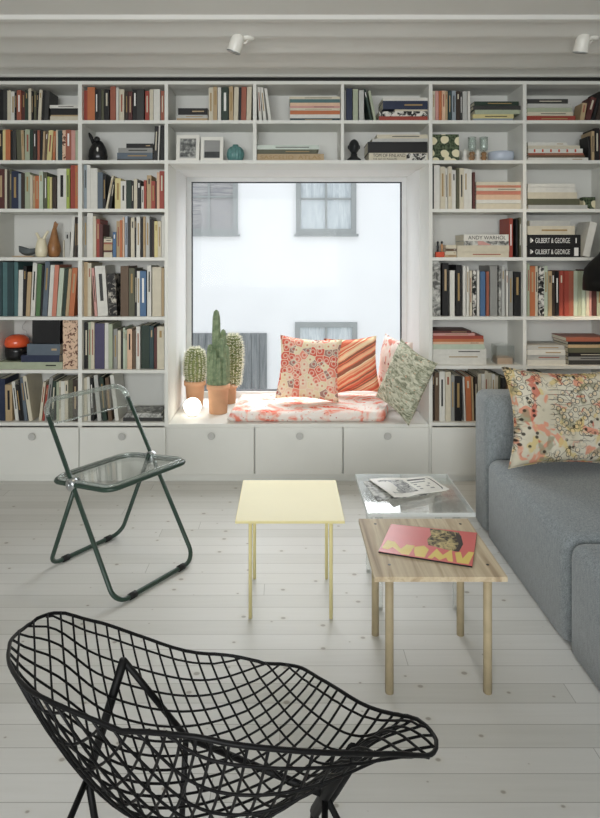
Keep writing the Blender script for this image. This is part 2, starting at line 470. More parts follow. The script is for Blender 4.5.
# niche of the window
NX0, NX1 = PX(168), PX(428.8)
NZ0, NZ1 = PZ(424), PZ(162.5)
WY = 4.77
w = MB()
w.box(XL-.1, NX0-.02, 4.30, WY+.12, 0, 2.95).box(NX1+.02, XR+.1, 4.30, WY+.12, 0, 2.95)
w.box(NX0-.02, NX1+.02, 4.30, WY+.12, 0, NZ0-.03).box(NX0-.02, NX1+.02, 4.30, WY+.12, NZ1+.02, 2.95)
struct(w.obj('wall_back', M['wall']))
rv = MB()
rv.box(NX0-.018, NX0, FY+.285, WY+.02, NZ0, NZ1).box(NX1, NX1+.018, FY+.285, WY+.02, NZ0, NZ1).box(NX0-.018, NX1+.018, FY+.285, WY+.02, NZ1, NZ1+.018)
struct(rv.obj('trim_1', M['wall']))
fw = .036
wf = MB()
wf.box(NX0, NX0+fw, WY-.03, WY+.05, NZ0, NZ1).box(NX1-fw, NX1, WY-.03, WY+.05, NZ0, NZ1)
wf.box(NX0+fw, NX1-fw, WY-.03, WY+.05, NZ1-fw, NZ1).box(NX0+fw, NX1-fw, WY-.03, WY+.05, NZ0, NZ0+.05)
win = struct(wf.obj('window_1', M['frame_grey']))
g = .004
gx0, gx1, gz0, gz1 = NX0+fw, NX1-fw, NZ0+.05, NZ1-fw
MB().box(gx0, gx0+g, WY-.012, WY+.04, gz0, gz1).box(gx1-g, gx1, WY-.012, WY+.04, gz0, gz1).box(gx0+g, gx1-g, WY-.012, WY+.04, gz1-g, gz1).box(gx0+g, gx1-g, WY-.012, WY+.04, gz0, gz0+g).obj('window_gasket', M['gasket'], win)
MB().box(gx0+g, gx1-g, WY-.006, WY+.002, gz0+g, gz1-g).obj('window_pane', M['pane'], win)

# ------------------------------------------------------------------ across the street
FA = 12.0
b = empty('building', 'white rendered building across the street with grey framed windows', 'building', (0, FA, -3))
def loc(o, p=None): return o
B0 = Vector((0, FA, -3))
def bpart(mb, name, mat, parent, off=B0): mb.v = [tuple(Vector(v)-off) for v in mb.v]; return mb.obj(name, mat, parent)
bpart(MB().box(-9, 9, FA, FA+.4, -3, 4.3), 'facade_wall', M['facade'], b)
M['fac_glass'] = NT('reflective_facade_glass', .06, .9).m
M['fac_glass'].node_tree.nodes['Principled BSDF'].inputs['Base Color'].default_value = rgb((206, 214, 216))
M['curtain'] = m_bw('white_net_curtain', 5, (178, 186, 190), (216, 221, 222), .3, .7, (3, 1, .4))
M['blind'] = m_bw('grey_slatted_blind', 9, (132, 132, 136), (190, 187, 184), .3, .7, (.3, 1, 5))
def bwin(x0, x1, y0, y1, mat, mull):
    X0, X1, Z0, Z1 = PX(x0, FA), PX(x1, FA), PZ(y1, FA), PZ(y0, FA); f = .10
    m = MB().box(X0, X0+f, FA-.06, FA, Z0, Z1).box(X1-f, X1, FA-.06, FA, Z0, Z1).box(X0+f, X1-f, FA-.06, FA, Z1-f, Z1).box(X0+f, X1-f, FA-.06, FA, Z0, Z0+f)
    xm = (X0+X1)/2; zm = Z0+(Z1-Z0)*.5
    m.box(xm-.022, xm+.022, FA-.05, FA-.01, Z0+f, Z1-f).box(X0+f, xm-.022, FA-.05, FA-.01, zm-.018, zm+.018).box(xm+.022, X1-f, FA-.05, FA-.01, zm-.018, zm+.018)
    m.box(X0-.04, X1+.04, FA-.10, FA, Z0-.05, Z0)
    fo = bpart(m, 'window', M['fac_frame'], b)
    bpart(MB().box(X0+f, X1-f, FA-.009, FA-.002, Z0+f, Z1-f), 'window_pane', mat, fo)
bwin(180, 238, 160, 234, M['blind'], 1)
bwin(296, 356, 164, 234, M['curtain'], 1)
bwin(295, 357, 322, 392, M['curtain'], 1)
gp = MB(); gx = PX(176, FA)
while gx < PX(268, FA)-.05:
    gp.box(gx, gx+.145, FA-.05, FA, -3, PZ(333, FA)); gx += .152
M['gate'] = m_bw('weathered_grey_boards', 7, (112, 116, 118), (150, 152, 152), .3, .7, (4, 1, .3))
bpart(gp, 'gate', M['gate'], b)
struct(MB().box(-9, 9, WY+.13, FA+.4, -3.2, -3.0).obj('ground', M['stone']))

# ------------------------------------------------------------------ bookcase
UP = [(-9, -5), (78, 82), (164.5, 168), (253, 256.5), (341, 344), (429, 432.5), (523, 526.5), (613, 617)]
UX = [(PX(a), PX(b_)) for a, b_ in UP]
ROWS_L = [120.2, 160.2, 208.7, 257.3, 316.8, 370.0, 422.5]
ROWS_R = [120.2, 160.2, 208.9, 257.3, 316.6, 365.6, 422.5]
TH = .022
TOPZ = PZ(81)
BK = FY+.285
def cab(name, label, cols, zbot, rows, doors, full=True):
    e = empty(name, label, 'bookcase', (UX[cols[0]][0], FY, 0)); E0 = Vector(e.location)
    def P(mb, n, m, par=e, **kw):
        mb.v = [tuple(Vector(v)-E0) for v in mb.v]; return mb.obj(n, m, par, **kw)
    x0, x1 = UX[cols[0]][0], UX[cols[-1]+1][1]
    for k in range(cols[0], cols[-1]+2):
        if not full and k in (cols[0], cols[-1]+1): continue
        P(MB().box(UX[k][0], UX[k][1], FY, BK, zbot, TOPZ-TH), 'upright', M['case'])
    if full: P(MB().box(x0, x1, FY, BK, TOPZ-TH, TOPZ), 'top_panel', M['case'])
    else: P(MB().box(UX[cols[0]][1], UX[cols[-1]+1][0], FY, BK, TOPZ-TH, TOPZ), 'top_panel', M['case'])
    bx0, bx1 = (x0, x1) if full else (UX[cols[0]][1], UX[cols[-1]+1][0])
    P(MB().box(bx0, bx1, BK, BK+.012, zbot, TOPZ), 'back_panel', M['case_back'])
    for c in cols:
        for y in rows:
            z = PZ(y)
            P(MB().box(UX[c][1], UX[c+1][0], FY+.0005, BK, z-TH, z), 'shelf', M['case'])
    if doors:
        zt = PZ(427)
        P(MB().box(x0, x1, FY+.004, BK, 0, .0445), 'plinth', M['case'])
        for c in cols:
            d = P(MB().box(UX[c][1]-.010, UX[c+1][0]+.010, FY-.018, FY-.0005, .046, zt), 'cabinet_door', M['case'], bevel=.0015, bseg=1)
            knob(d, (UX[c][1]+UX[c+1][0])/2 + doors[c], PZ(435), FY-.018, E0)
    return e
def knob(d, x, z, y, E0):
    k = MB(); k.lathe([(.009, 0), (.009, .016), (.023, .0165), (.024, .022), (.022, .025)], 20)
    k.xf(Matrix.Translation(Vector((x, y, z))-E0) @ Matrix.Rotation(pi/2, 4, 'X'))
    k.obj('knob', M['knob'], d, smooth=False)
cab('bookcase', 'white built-in bookcase full of books left of the window', [0, 1], .045, ROWS_L, {0: PX(34)-(UX[0][1]+UX[1][0])/2, 1: 0})
cab('bookcase', 'white built-in bookcase right of the window behind the sofa', [5, 6], .045, ROWS_R, {5: 0, 6: 0})
cab('bookcase', 'white two-shelf bookcase section bridging above the window', [2, 3, 4], PZ(160.2)-TH, [120.2, 160.2], None, False)
# window seat with three drawers
ws = empty('window_seat', 'white window seat bench with three wide drawers under the window', 'bench', (NX0, FY, 0)); E0 = Vector(ws.location)
def P(mb, n, m, par, **kw): mb.v = [tuple(Vector(v)-E0) for v in mb.v]; return mb.obj(n, m, par, **kw)
P(MB().box(NX0+.001, NX1-.001, FY-.004, WY-.031, NZ0-.022, NZ0), 'seat_board', M['case'], ws, bevel=.002, bseg=1)
P(MB().box(NX0+.0005, NX1-.0005, FY+.02, 4.29, .05, NZ0-.023), 'carcass', M['case'], ws)
P(MB().box(NX0+.0005, NX1-.0005, FY+.004, 4.29, 0, .0495), 'plinth', M['case'], ws)
for (a, b_) in ((168.3, 254), (255.5, 342), (343.5, 428.2)):
    d = P(MB().box(PX(a), PX(b_), FY-.018, FY+.0195, .050, PZ(427)), 'drawer', M['case'], ws, bevel=.0015, bseg=1)
    knob(d, (PX(a)+PX(b_))/2+.005, PZ(434.5), FY-.018, E0)

# ------------------------------------------------------------------ books
CN = {'cream': (214, 204, 178, 'cream'), 'white': (222, 220, 210, 'white'), 'black': (30, 29, 30, 'black'), 'char': (60, 60, 58, 'charcoal'),
      'red': (176, 66, 50, 'red'), 'orange': (208, 112, 62, 'orange'), 'terra': (170, 90, 66, 'terracotta'), 'maroon': (96, 46, 42, 'maroon'),
      'tan': (192, 162, 118, 'tan'), 'brown': (108, 84, 62, 'brown'), 'dbrown': (62, 48, 40, 'dark brown'), 'olive': (94, 94, 70, 'olive'),
      'sage': (172, 182, 152, 'sage green'), 'pgreen': (192, 206, 182, 'pale green'), 'green': (84, 126, 76, 'green'), 'dgreen': (42, 62, 50, 'dark green'),
      'lime': (172, 192, 76, 'lime green'), 'yellow': (222, 206, 136, 'pale yellow'), 'navy': (40, 50, 80, 'navy'), 'blue': (72, 112, 158, 'blue'),
      'slate': (92, 106, 120, 'slate blue'), 'gblue': (146, 160, 170, 'grey blue'), 'teal': (76, 118, 120, 'teal'), 'dteal': (42, 70, 74, 'dark teal'),
      'grey': (150, 150, 145, 'grey'), 'lgrey': (190, 190, 184, 'light grey'), 'pink': (216, 152, 142, 'pink'), 'salmon': (216, 126, 100, 'salmon'),
      'peach': (230, 188, 152, 'peach'), 'purple': (76, 70, 106, 'purple'), 'mint': (206, 218, 206, 'mint'), 'pblue': (176, 188, 204, 'pale blue')}
def mute(c): l_ = sum(c[:3])/3; return tuple((v*.80+l_*.20)*.95 for v in c[:3])
BM = {k: plain('cover_'+k, mute(v), .5, .05, 30) for k, v in CN.items()}
PATW = {'bw': 'black-and-white patterned', 'bwgrey': 'grey-patterned', 'tanprint': 'tan illustrated', 'marble': 'dark marbled'}
for k in PATW: BM[k] = M[k]
COLW = ['far-left column', 'second column from left', 'left bay above window', 'middle bay above window', 'right bay above window', 'column right of window', 'far-right column']
ROWW = ['top shelf', 'second shelf', 'third shelf', 'fourth shelf', 'fifth shelf', 'sixth shelf', 'lowest shelf']
ORD = ['first', 'second', 'third', 'fourth', 'fifth', 'sixth', 'seventh', 'eighth', 'ninth', 'tenth', 'eleventh', 'twelfth', 'thirteenth', 'fourteenth', 'fifteenth', 'sixteenth', 'seventeenth', 'eighteenth', 'nineteenth', 'twentieth', 'twenty-first', 'twenty-second', 'twenty-third', 'twenty-fourth', 'twenty-fifth', 'twenty-sixth', 'twenty-seventh', 'twenty-eighth']
RB = random.Random(3)
LIGHTC = {'cream', 'white', 'sage', 'pgreen', 'lime', 'yellow', 'tan', 'lgrey', 'pink', 'peach', 'mint', 'pblue', 'gblue', 'grey', 'salmon'}
def book_mesh(t, h, d, flat, mat, name, parent_loc, rot=0.0, band=None, bandcol=None, style='spine'):
    """t thickness, h spine height, d depth; local frame: spine faces -Y; upright: x 0..t, z 0..h; flat: x 0..h, z 0..t"""
    c = min(.0022, t*.16)
    poly = [(0, 0), (t, 0), (t, d), (t-c, d), (t-c, c), (c, c), (c, d), (0, d)]
    if style == 'pages':                     # fore-edge towards the room
        poly = [(x, d-y) for x, y in poly]
    def mp(x, y, z): return (z, y, x) if flat else (x, y, z)
    v = [mp(x, y, 0) for x, y in poly]+[mp(x, y, h) for x, y in poly]
    f = []
    for i in range(8): j = (i+1) % 8; f.append((i, j, 8+j, 8+i))
    for o_, in ((0,), (8,)):
        f += [(o_+0, o_+5, o_+4, o_+1), (o_+1, o_+4, o_+3, o_+2), (o_+0, o_+7, o_+6, o_+5)]
    mb = MB(); mb.v = v; mb.f = f
    o = mb.obj(name, mat, fix=True); o.location = parent_loc; o.rotation_euler = (0, rot, 0)
    e = .003 if t > .006 else .0015
    py0, py1 = (c, d-e) if style != 'pages' else (e, d-c)
    p = MB(); 
    if flat: p.box(e, h-e, py0, py1, c, t-c)
    else: p.box(c, t-c, py0, py1, e, h-e)
    p.obj('page_block', M['paper'], o)
    if band and style == 'spine':
        q = MB()
        for (u0, u1) in band:
            if flat: q.box(h*u0, h*u1, -.0005, .0004, t*.42, t*.60)
            else: q.box(t*.34, t*.66, -.0005, .0004, h*u0, h*u1)
        q.obj('spine_label', bandcol, o)
    return o
def band_for(k, t):
    if t < .009 or RB.random() < .46 or k in PATW: return None, None
    if k in LIGHTC: bc = RB.choice([M['ink'], BM['char'], BM['terra'], M['gilt'], M['gilt']])
    else: bc = RB.choice([M['whiteink'], BM['cream'], BM['tan'], M['gilt']])
    s = RB.random()
    if s < .5: return [(.30, .84)], bc
    if s < .8: return [(.48, .88)], bc
    return [(.74, .9)], bc
def size_word(t, h, hm):
    a = 'thick ' if t > .030 else ('slim ' if t < .0125 else '')
    b_ = 'tall ' if h > hm*1.06 else ('short ' if h < hm*.88 else '')
    return (b_+a)
NB = [0]
CNT = {}
def upright(c, r, lst, tag_extra=None, x_end=None, setback=.03):
    """lst: (x0,x1,ytop,colour[,lean px of the top])"""
    rows = ROWS_R if c >= 5 else ROWS_L
    zs = PZ(rows[r]); Y = FY+setback
    bs = []
    for it in lst:
        x0, x1, yt, k = it[:4]; dx = it[4] if len(it) > 4 else 0
        zmax = (TOPZ if r == 0 else PZ(rows[r-1]))-TH-zs-.004
        h = min(zmax, max(.05, PZ(yt, Y)-zs-.0005)); t = max(.0035, (x1-x0)*Y/600-.0006)
        bs.append([PX(x0, Y), t, h, k, math.atan2(dx*Y/600, h)])
    lim = (PX(x_end, Y) if x_end else UX[c+1][0])-.001
    left = UX[c][1]+.001
    sc = 1.0
    for attempt in range(40):
        out = []; prev = None; ok = True
        for (x, t, h, k, a) in bs:
            t2 = t*sc
            # right/left boundary of the leaning box at height z, pivot at 0
            def bounds(z, t2=t2, h=h, a=a):
                ca, sa = cos(a), sin(a)
                if a >= 0: cs = [(0-t2*ca, t2*sa), (0, 0), (h*sa, h*ca), (h*sa-t2*ca, h*ca+t2*sa)]
                else: cs = [(0, 0), (t2*ca, -t2*sa), (t2*ca+h*sa, h*ca-t2*sa), (h*sa, h*ca)]
                xs = []
                for i in range(4):
                    (xa, za), (xb, zb) = cs[i], cs[(i+1) % 4]
                    if min(za, zb)-1e-9 <= z <= max(za, zb)+1e-9:
                        if abs(zb-za) < 1e-9: xs += [xa, xb]
                        else: xs.append(xa+(xb-xa)*(z-za)/(zb-za))
                return (min(xs), max(xs)) if xs else None
            px_ = x+t2*cos(a) if a >= 0 else x
            zz = [i*.004 for i in range(0, 110)]
            push = 0
            for z in zz:
                bb = bounds(z)
                if bb is None: continue
                lo = px_+bb[0]
                if lo < left: push = max(push, left-lo)
                if prev:
                    pb = prev[1](z)
                    if pb and prev[0]+pb[1]+.0005 > lo: push = max(push, prev[0]+pb[1]+.0005-lo)
            px_ += push
            hi = max(px_+bounds(z)[1] for z in zz if bounds(z))
            if hi > lim: ok = False
            out.append((px_, t2, h, k, a)); prev = (px_, bounds)
        if ok: break
        sc *= .975
    hm = sorted(b_[2] for b_ in bs)[len(bs)//2]
    for i, (px_, t, h, k, a) in enumerate(out):
        d = min(.235, max(.11, h*(.68+RB.random()*.1)))
        sb = RB.random()*.012
        band, bc = band_for(k, t)
        org = Vector((px_-t*cos(a), Y+sb, zs+t*sin(a))) if a >= 0 else Vector((px_, Y+sb, zs))
        org.z += .0003
        o = book_mesh(t, h, d, False, BM[k], 'book', org, a, band, bc)
        cw = PATW.get(k) or CN[k][3]
        ln = ' leaning' if abs(a) > .03 else ''
        q = CNT.get((c, r), 0); CNT[(c, r)] = q+1
        lab = f"{size_word(t, h, hm)}{cw}{ln} book, {ORD[q]} from the left, {ROWW[r]}, {COLW[c]}"
        tag(o, lab, 'book', f"upright books on the {ROWW[r]} of the {COLW[c]}"); NB[0] += 1
    return out
def stack(c, r, lst, d=.20, setback=.03, name='book', word='book', key='', style='spine', skew=0, labels=None):
    """lst: top to bottom (x0,x1,height px,colour)"""
    rows = ROWS_R if c >= 5 else ROWS_L
    z = PZ(rows[r]); Y = FY+setback; res = []
    n = len(lst)
    for j, (x0, x1, hp, k) in enumerate(reversed(lst)):
        t = hp*Y/600-.0004; X0 = PX(x0, Y); L = (x1-x0)*Y/600
        X0 = max(X0, UX[c][1]+.001); L = min(L, UX[c+1][0]-.001-X0)
        band, bc = band_for(k, t)
        if labels and labels.get(n-1-j) is not None: band = None
        o = book_mesh(t, L, d+RB.random()*.01, True, BM[k], name, (X0, Y+RB.random()*.008, z+.0003), 0, band, bc, style)
        z += t+.0003
        cw = PATW.get(k) or CN[k][3]
        i = n-1-j
        pos = 'topmost' if i == 0 else ('bottom' if j == 0 else ORD[i]+' down')
        lab = f"{cw} {word} lying flat, {pos} in the {key}stack, {ROWW[r]}, {COLW[c]}"
        tag(o, lab, word, f"{key}flat {word}s on the {ROWW[r]} of the {COLW[c]}"); NB[0] += 1
        res.append((o, X0, L, t))
    return list(reversed(res))

upright(0, 0, [(-4.5, 1, 89, 'black'), (1.2, 5, 88.5, 'char'), (5, 8.5, 90, 'cream'), (9, 13.3, 91, 'white'), (13.3, 15.7, 92, 'black'), (15.8, 20.3, 90, 'terra'),
 (20.6, 24, 91, 'maroon'), (24.3, 27.8, 90, 'dgreen'), (28, 31, 88, 'cream'), (31, 33, 91, 'black'), (33.5, 36, 91, 'olive'), (36, 37.8, 92, 'black'), (36.9, 40, 89.5, 'cream', 1.5),
 (40.2, 43, 90, 'black', 1.5), (43, 47, 90.5, 'char', 1.2)], x_end=49.5)
stack(0, 0, [(49.7, 78, 3.3, 'white'), (50.5, 78, 6.5, 'black'), (50.5, 78, 1.3, 'tan'), (49.7, 78, 5.2, 'cream')])
upright(0, 1, [(-4, 1.2, 130, 'black'), (1.2, 4.2, 129.5, 'yellow'), (4.2, 9, 129.5, 'orange'), (9, 10.5, 131, 'black'), (10.5, 14.3, 129, 'char'), (14.6, 19.5, 129.5, 'olive', -1), (19.8, 22.5, 130, 'tan', -1),
 (22.7, 28.2, 129, 'sage'), (28.4, 31.8, 129.5, 'dgreen'), (32.2, 35, 130, 'dbrown'), (35.2, 36.4, 130, 'black'), (36.5, 39, 130, 'terra'), (39.3, 41.8, 130, 'black', 1), (41.8, 43.8, 131, 'tan', 1), (44, 46.3, 131, 'brown', 1.5),
 (46.4, 51, 130, 'yellow', 2), (51, 53.5, 131, 'orange', 1), (54, 56, 129.5, 'cream'), (56.5, 61, 130, 'dteal'), (61, 64.5, 130, 'tanprint'), (64.5, 70, 129.5, 'terra'), (70, 74, 130, 'pink'), (74, 77.8, 130, 'sage')])
upright(0, 2, [(-4.5, 2.5, 169, 'maroon'), (2.8, 5, 169, 'cream'), (5, 7.5, 170, 'dbrown'), (7.7, 9.8, 169, 'olive'), (9.9, 17, 171, 'navy'), (17.2, 20, 173.5, 'gblue'), (20.2, 23.5, 173, 'dbrown'), (24, 29, 172, 'sage'), (29.5, 32, 174.5, 'cream'),
 (32.2, 34.5, 176, 'tan'), (34.5, 38.5, 175.5, 'orange'), (39, 43, 171.5, 'pgreen'), (43.3, 46.5, 172, 'olive'), (47, 49.2, 176.5, 'lime'), (49.3, 51.5, 177, 'yellow'), (52.5, 56.5, 177, 'dbrown'), (57, 66, 168.5, 'white'), (66, 69.3, 168.5, 'lime'), (70, 74.5, 165, 'red'), (74.8, 77.5, 165, 'orange')])
upright(0, 3, [(63, 64.3, 240, 'cream'), (64.6, 69.6, 232, 'lgrey'), (69.8, 72.8, 216.5, 'white', 2.2), (74, 75.8, 217, 'dbrown'), (75.8, 77.7, 217, 'black')])
upright(0, 4, [(-4.8, 0, 262, 'dteal'), (0, 5, 262, 'teal'), (5.5, 12, 262, 'dteal'), (12.5, 16.5, 262, 'teal'), (17, 21.5, 270, 'white', .8), (21.7, 25.2, 266, 'black', .6), (25.4, 29.3, 272, 'tan', 2), (30, 34.3, 263, 'white', 2.5), (35, 39.3, 264, 'green', 2), (39.7, 41.8, 265, 'black', 1.8),
 (42.2, 47, 261.5, 'slate', 3), (47.3, 51.3, 265, 'white', 3), (51.7, 56, 265, 'salmon', 3.2), (56.4, 61, 268, 'pgreen', 3.4), (61.2, 64.6, 269, 'dgreen', 3.6), (64.8, 68, 268.5, 'tan', 3.6), (68.3, 73.4, 268, 'orange', 3.8)])
stack(0, 5, [(27, 60, 11, 'slate'), (21, 59.5, 7, 'navy'), (-4, 61, 7, 'sage')], d=.19, setback=.03)
upright(0, 5, [(62.5, 77.2, 320.5, 'tanprint')])
upright(0, 6, [(-4.5, 2.4, 379, 'navy'), (2.6, 9.5, 385, 'tan', -.6), (10.7, 14.2, 382, 'white', -4), (15.2, 18.4, 385, 'black', -4.3), (19.4, 21.6, 380, 'black', -4.6), (22.6, 25.8, 378, 'slate', -4.8), (28, 31.8, 376, 'cream', -6.5)], x_end=37)
upright(0, 6, [(38.5, 41.3, 382, 'cream', 4.5), (41.8, 44, 385, 'red', 4.5), (44.5, 48, 377.5, 'grey', 5), (49, 52.5, 381, 'dgreen', 2.5), (55, 57.5, 382, 'sage'), (58, 60, 381, 'cream'), (60.3, 64, 381.5, 'white'), (64, 67.5, 381, 'cream'), (68, 72.4, 380, 'olive'), (72.6, 77.5, 380, 'dbrown')])
upright(1, 0, [(82.3, 86, 90, 'red'), (86.5, 94, 87, 'orange'), (94.5, 98, 89, 'black'), (98, 100.5, 89, 'char'), (101, 103.5, 89, 'olive'), (104, 109, 89, 'black'), (110, 115.5, 86, 'terra'), (115.7, 118.2, 87, 'white'), (119, 124, 89, 'cream'), (125, 128, 91, 'dbrown'), (128, 132, 91, 'maroon'), (132.5, 137, 89, 'black'), (137, 144, 89, 'char'),
 (144.8, 149, 90.5, 'red'), (149.3, 153, 89, 'cream'), (153.5, 160, 89, 'white'), (160.5, 164, 90.5, 'terra')])
stack(1, 1, [(126, 152.5, 4.5, 'black'), (118, 152.5, 4.8, 'grey'), (117, 152.5, 6.3, 'slate'), (117, 152.5, 2, 'char')])
upright(1, 1, [(153.2, 157, 126, 'black', 1.5), (157.5, 158.8, 125, 'white', 1.5), (159.8, 164, 124.5, 'black')])
upright(1, 2, [(82, 85, 164, 'gblue'), (85.5, 89, 163.5, 'white'), (89, 96, 168, 'white'), (96.3, 101.5, 172, 'slate'), (101.7, 104.8, 174, 'black'), (105, 107, 175, 'cream', 6.5), (108.5, 110.5, 181, 'black', 4), (113, 119, 178, 'yellow'), (120, 125.5, 181, 'white'), (126, 131, 180, 'dgreen'), (131, 133.3, 181, 'black'), (133.5, 137, 178.5, 'cream'),
 (137, 140.5, 180, 'black'), (141, 143.4, 186, 'white'), (143.5, 146, 180, 'red'), (146.5, 151, 175, 'tan'), (151, 155, 181, 'red'), (155.3, 156.5, 181, 'maroon'), (156.6, 159.3, 172, 'peach'), (159.5, 164, 171, 'red')])
upright(1, 3, [(82, 85.5, 216, 'grey'), (86, 92, 213, 'white'), (92.5, 95.5, 216, 'cream'), (95.5, 99, 219, 'red'), (99, 102.4, 224, 'maroon')], x_end=103)
stack(1, 3, [(103.6, 112.2, 2.2, 'olive'), (103.6, 112.2, 3.6, 'cream'), (103.6, 112.2, 2, 'terra'), (103.6, 112.2, 6, 'tan'), (103.6, 112.2, 2, 'maroon'), (103.6, 112.2, 5, 'cream')], d=.10)
upright(1, 3, [(112.8, 116, 232, 'blue'), (116, 119.6, 221, 'tan'), (119.8, 122.2, 220, 'orange'), (122.4, 124.3, 217, 'peach'), (124.8, 127.5, 216, 'pblue'), (128, 130, 218, 'char'), (130.5, 134.3, 217.5, 'cream'), (134.5, 136, 217, 'black'), (136.3, 140, 216.5, 'white'), (140.5, 142.5, 218, 'black'), (143, 145.3, 216.5, 'tan'), (145.5, 149.3, 216, 'lgrey'),
 (149.5, 151.6, 219, 'black'), (152, 154, 220, 'dbrown'), (154.2, 157.6, 221, 'yellow'), (157.8, 161, 221, 'cream'), (161.2, 164.2, 216, 'white')])
upright(1, 4, [(82.5, 86.5, 262, 'tan'), (86.8, 90.5, 263, 'cream'), (94.4, 97, 268, 'pink', -3.4), (97.6, 108, 266, 'white', -3.2), (109, 117, 274, 'marble', -2), (120.5, 128.5, 266, 'brown'), (128.8, 134.5, 268, 'olive'), (134.7, 137, 270, 'black'), (137, 139.8, 271, 'white'), (139.9, 146, 271, 'blue'), (146.8, 151, 265.5, 'white'), (152, 161, 267, 'cream'), (161.3, 163.8, 268, 'tan')])
upright(1, 5, [(83, 87.5, 323, 'black'), (88, 90.9, 322, 'sage'), (91, 94.3, 322, 'cream'), (94.5, 104, 323.5, 'purple'), (104.2, 108, 323, 'white'), (108.5, 112.5, 324, 'sage'), (113, 117, 329, 'grey'), (117.3, 120.5, 330.5, 'cream'), (121, 122.4, 332, 'black'), (122.6, 124.8, 328, 'pgreen'), (125, 127, 330, 'sage'), (127.2, 132, 329, 'peach'), (132.5, 135.5, 330, 'brown'),
 (136, 140, 326.5, 'white'), (141, 149, 325.5, 'dgreen'), (149.3, 153.5, 326, 'dteal'), (153.7, 156.5, 328, 'maroon'), (157, 164, 326.5, 'cream')])
upright(1, 6, [(82.3, 85.3, 378, 'cream'), (86.6, 89.4, 377, 'white', -1), (90.2, 93, 378, 'black', -1.2), (97.5, 101.5, 375, 'lgrey', -4), (103, 107, 377, 'dgreen', -3.8), (108.3, 112, 378, 'brown', -3.6), (115, 118.8, 375, 'white', -5.5)], x_end=120.5)
mags = stack(1, 6, [(126, 161, 2.2, 'bwgrey'), (124, 163, 2.4, 'bwgrey'), (123, 162, 3.4, 'char')], d=.2, name='magazine', word='magazine')
stack(2, 0, [(178, 207.5, 6.5, 'black'), (176.5, 207.5, 3.4, 'lgrey'), (176.5, 207.5, 3.2, 'tan')])
upright(2, 0, [(208.5, 213, 87, 'cream'), (213, 217, 86, 'tan'), (217.5, 221, 87, 'white'), (221.5, 228.5, 87, 'dgreen'), (229, 233.2, 85.7, 'tan'), (233.4, 238, 86.5, 'cream', .8), (238.3, 240.8, 87, 'black', .8), (241, 246, 86.5, 'terra', .6), (246.3, 251, 86.5, 'cream', .8)])
upright(3, 0, [(259, 262, 86.5, 'white', -2), (263.5, 266.5, 87, 'white', -3.4), (268.6, 271.6, 88, 'white', -4.6)])
stack(3, 0, [(289.5, 340, 2.5, 'cream'), (290, 340, 3.6, 'teal'), (290, 340, 3.2, 'peach'), (290, 340, 2.2, 'pink'), (290, 340, 2.4, 'cream'), (290, 340, 3.8, 'orange'), (290, 340, 4, 'white'), (290, 340, 3, 'dteal')])
atl = stack(3, 1, [(257, 319, 4.4, 'mint'), (257, 316.5, 4.3, 'olive'), (257, 324, 7.2, 'tan')], labels={2: 1})
upright(4, 0, [(344.5, 346, 90, 'grey'), (346.5, 352.5, 88, 'navy'), (353, 358, 89, 'sage'), (359, 364, 90, 'lgrey'), (370.2, 372.4, 88, 'dgreen', -7), (374.2, 376.8, 90, 'sage', -6)], x_end=378)
stack(4, 0, [(383, 428.5, 3.5, 'white'), (383, 428.5, 8.5, 'navy'), (395, 428.5, 2, 'cream'), (379, 428.5, 5, 'bw'), (379, 428.5, 5, 'red')])
tom = stack(4, 1, [(377, 427.5, 4, 'cream'), (372, 428.5, 3.2, 'lgrey'), (368, 428.5, 11, 'black'), (369, 428.5, 8.2, 'cream')], labels={3: 1})
upright(5, 0, [(432.8, 435.5, 90.5, 'cream'), (435.7, 439, 90.5, 'pink'), (439.2, 442, 90.5, 'orange'), (442.2, 445.5, 90.5, 'peach'), (445.7, 448, 91, 'tan'), (448.5, 451.5, 90.5, 'dteal'), (452, 456, 90.5, 'gblue'), (456.5, 460.3, 91, 'dbrown'), (460.6, 462.4, 92, 'char'), (463, 467.5, 91, 'lgrey'), (468, 470.6, 91, 'white')])
stack(5, 0, [(474.5, 519, 4.2, 'dgreen'), (473.5, 521, 4.2, 'char'), (475, 520, 4.4, 'sage'), (473, 514, 4.4, 'yellow'), (473, 513, 2.8, 'gblue')])
upright(5, 2, [(432.6, 434, 166, 'char'), (434.2, 440, 165, 'white'), (440.5, 445.5, 166.5, 'cream'), (445.7, 447.8, 168, 'white'), (448, 452, 166.5, 'cream'), (452.2, 456, 170, 'white'), (456.5, 459, 168, 'olive'), (459.5, 464, 168, 'cream'), (464.2, 468, 168.5, 'white'), (468.2, 472, 169, 'white'), (473, 475.6, 172, 'maroon')], x_end=476)
stack(5, 2, [(476.5, 522, 3.6, 'cream'), (476.5, 522.5, 2.4, 'salmon'), (476.5, 522.5, 3.2, 'cream'), (476.5, 522.5, 3.6, 'salmon'), (476.5, 522.5, 5.2, 'peach'), (476.5, 522.5, 3.6, 'white'), (476.5, 522.5, 6, 'cream')])
andy = stack(5, 3, [(464, 509, 6.5, 'white'), (464, 509, 4.4, 'bwgrey'), (457.5, 509.3, 6.4, 'cream'), (457.5, 509.3, 5.6, 'cream')], labels={0: 1, 1: 1}, key='tall ')
stack(5, 3, [(446, 456.8, 3.6, 'cream'), (446, 456.8, 2.5, 'brown'), (445.5, 456.8, 3.6, 'cream'), (445.5, 456.8, 2.6, 'tan')], d=.14, key='small ')
upright(5, 3, [(509.8, 515.8, 218, 'red'), (516, 519, 219, 'black'), (519.5, 522.3, 217.5, 'olive')])
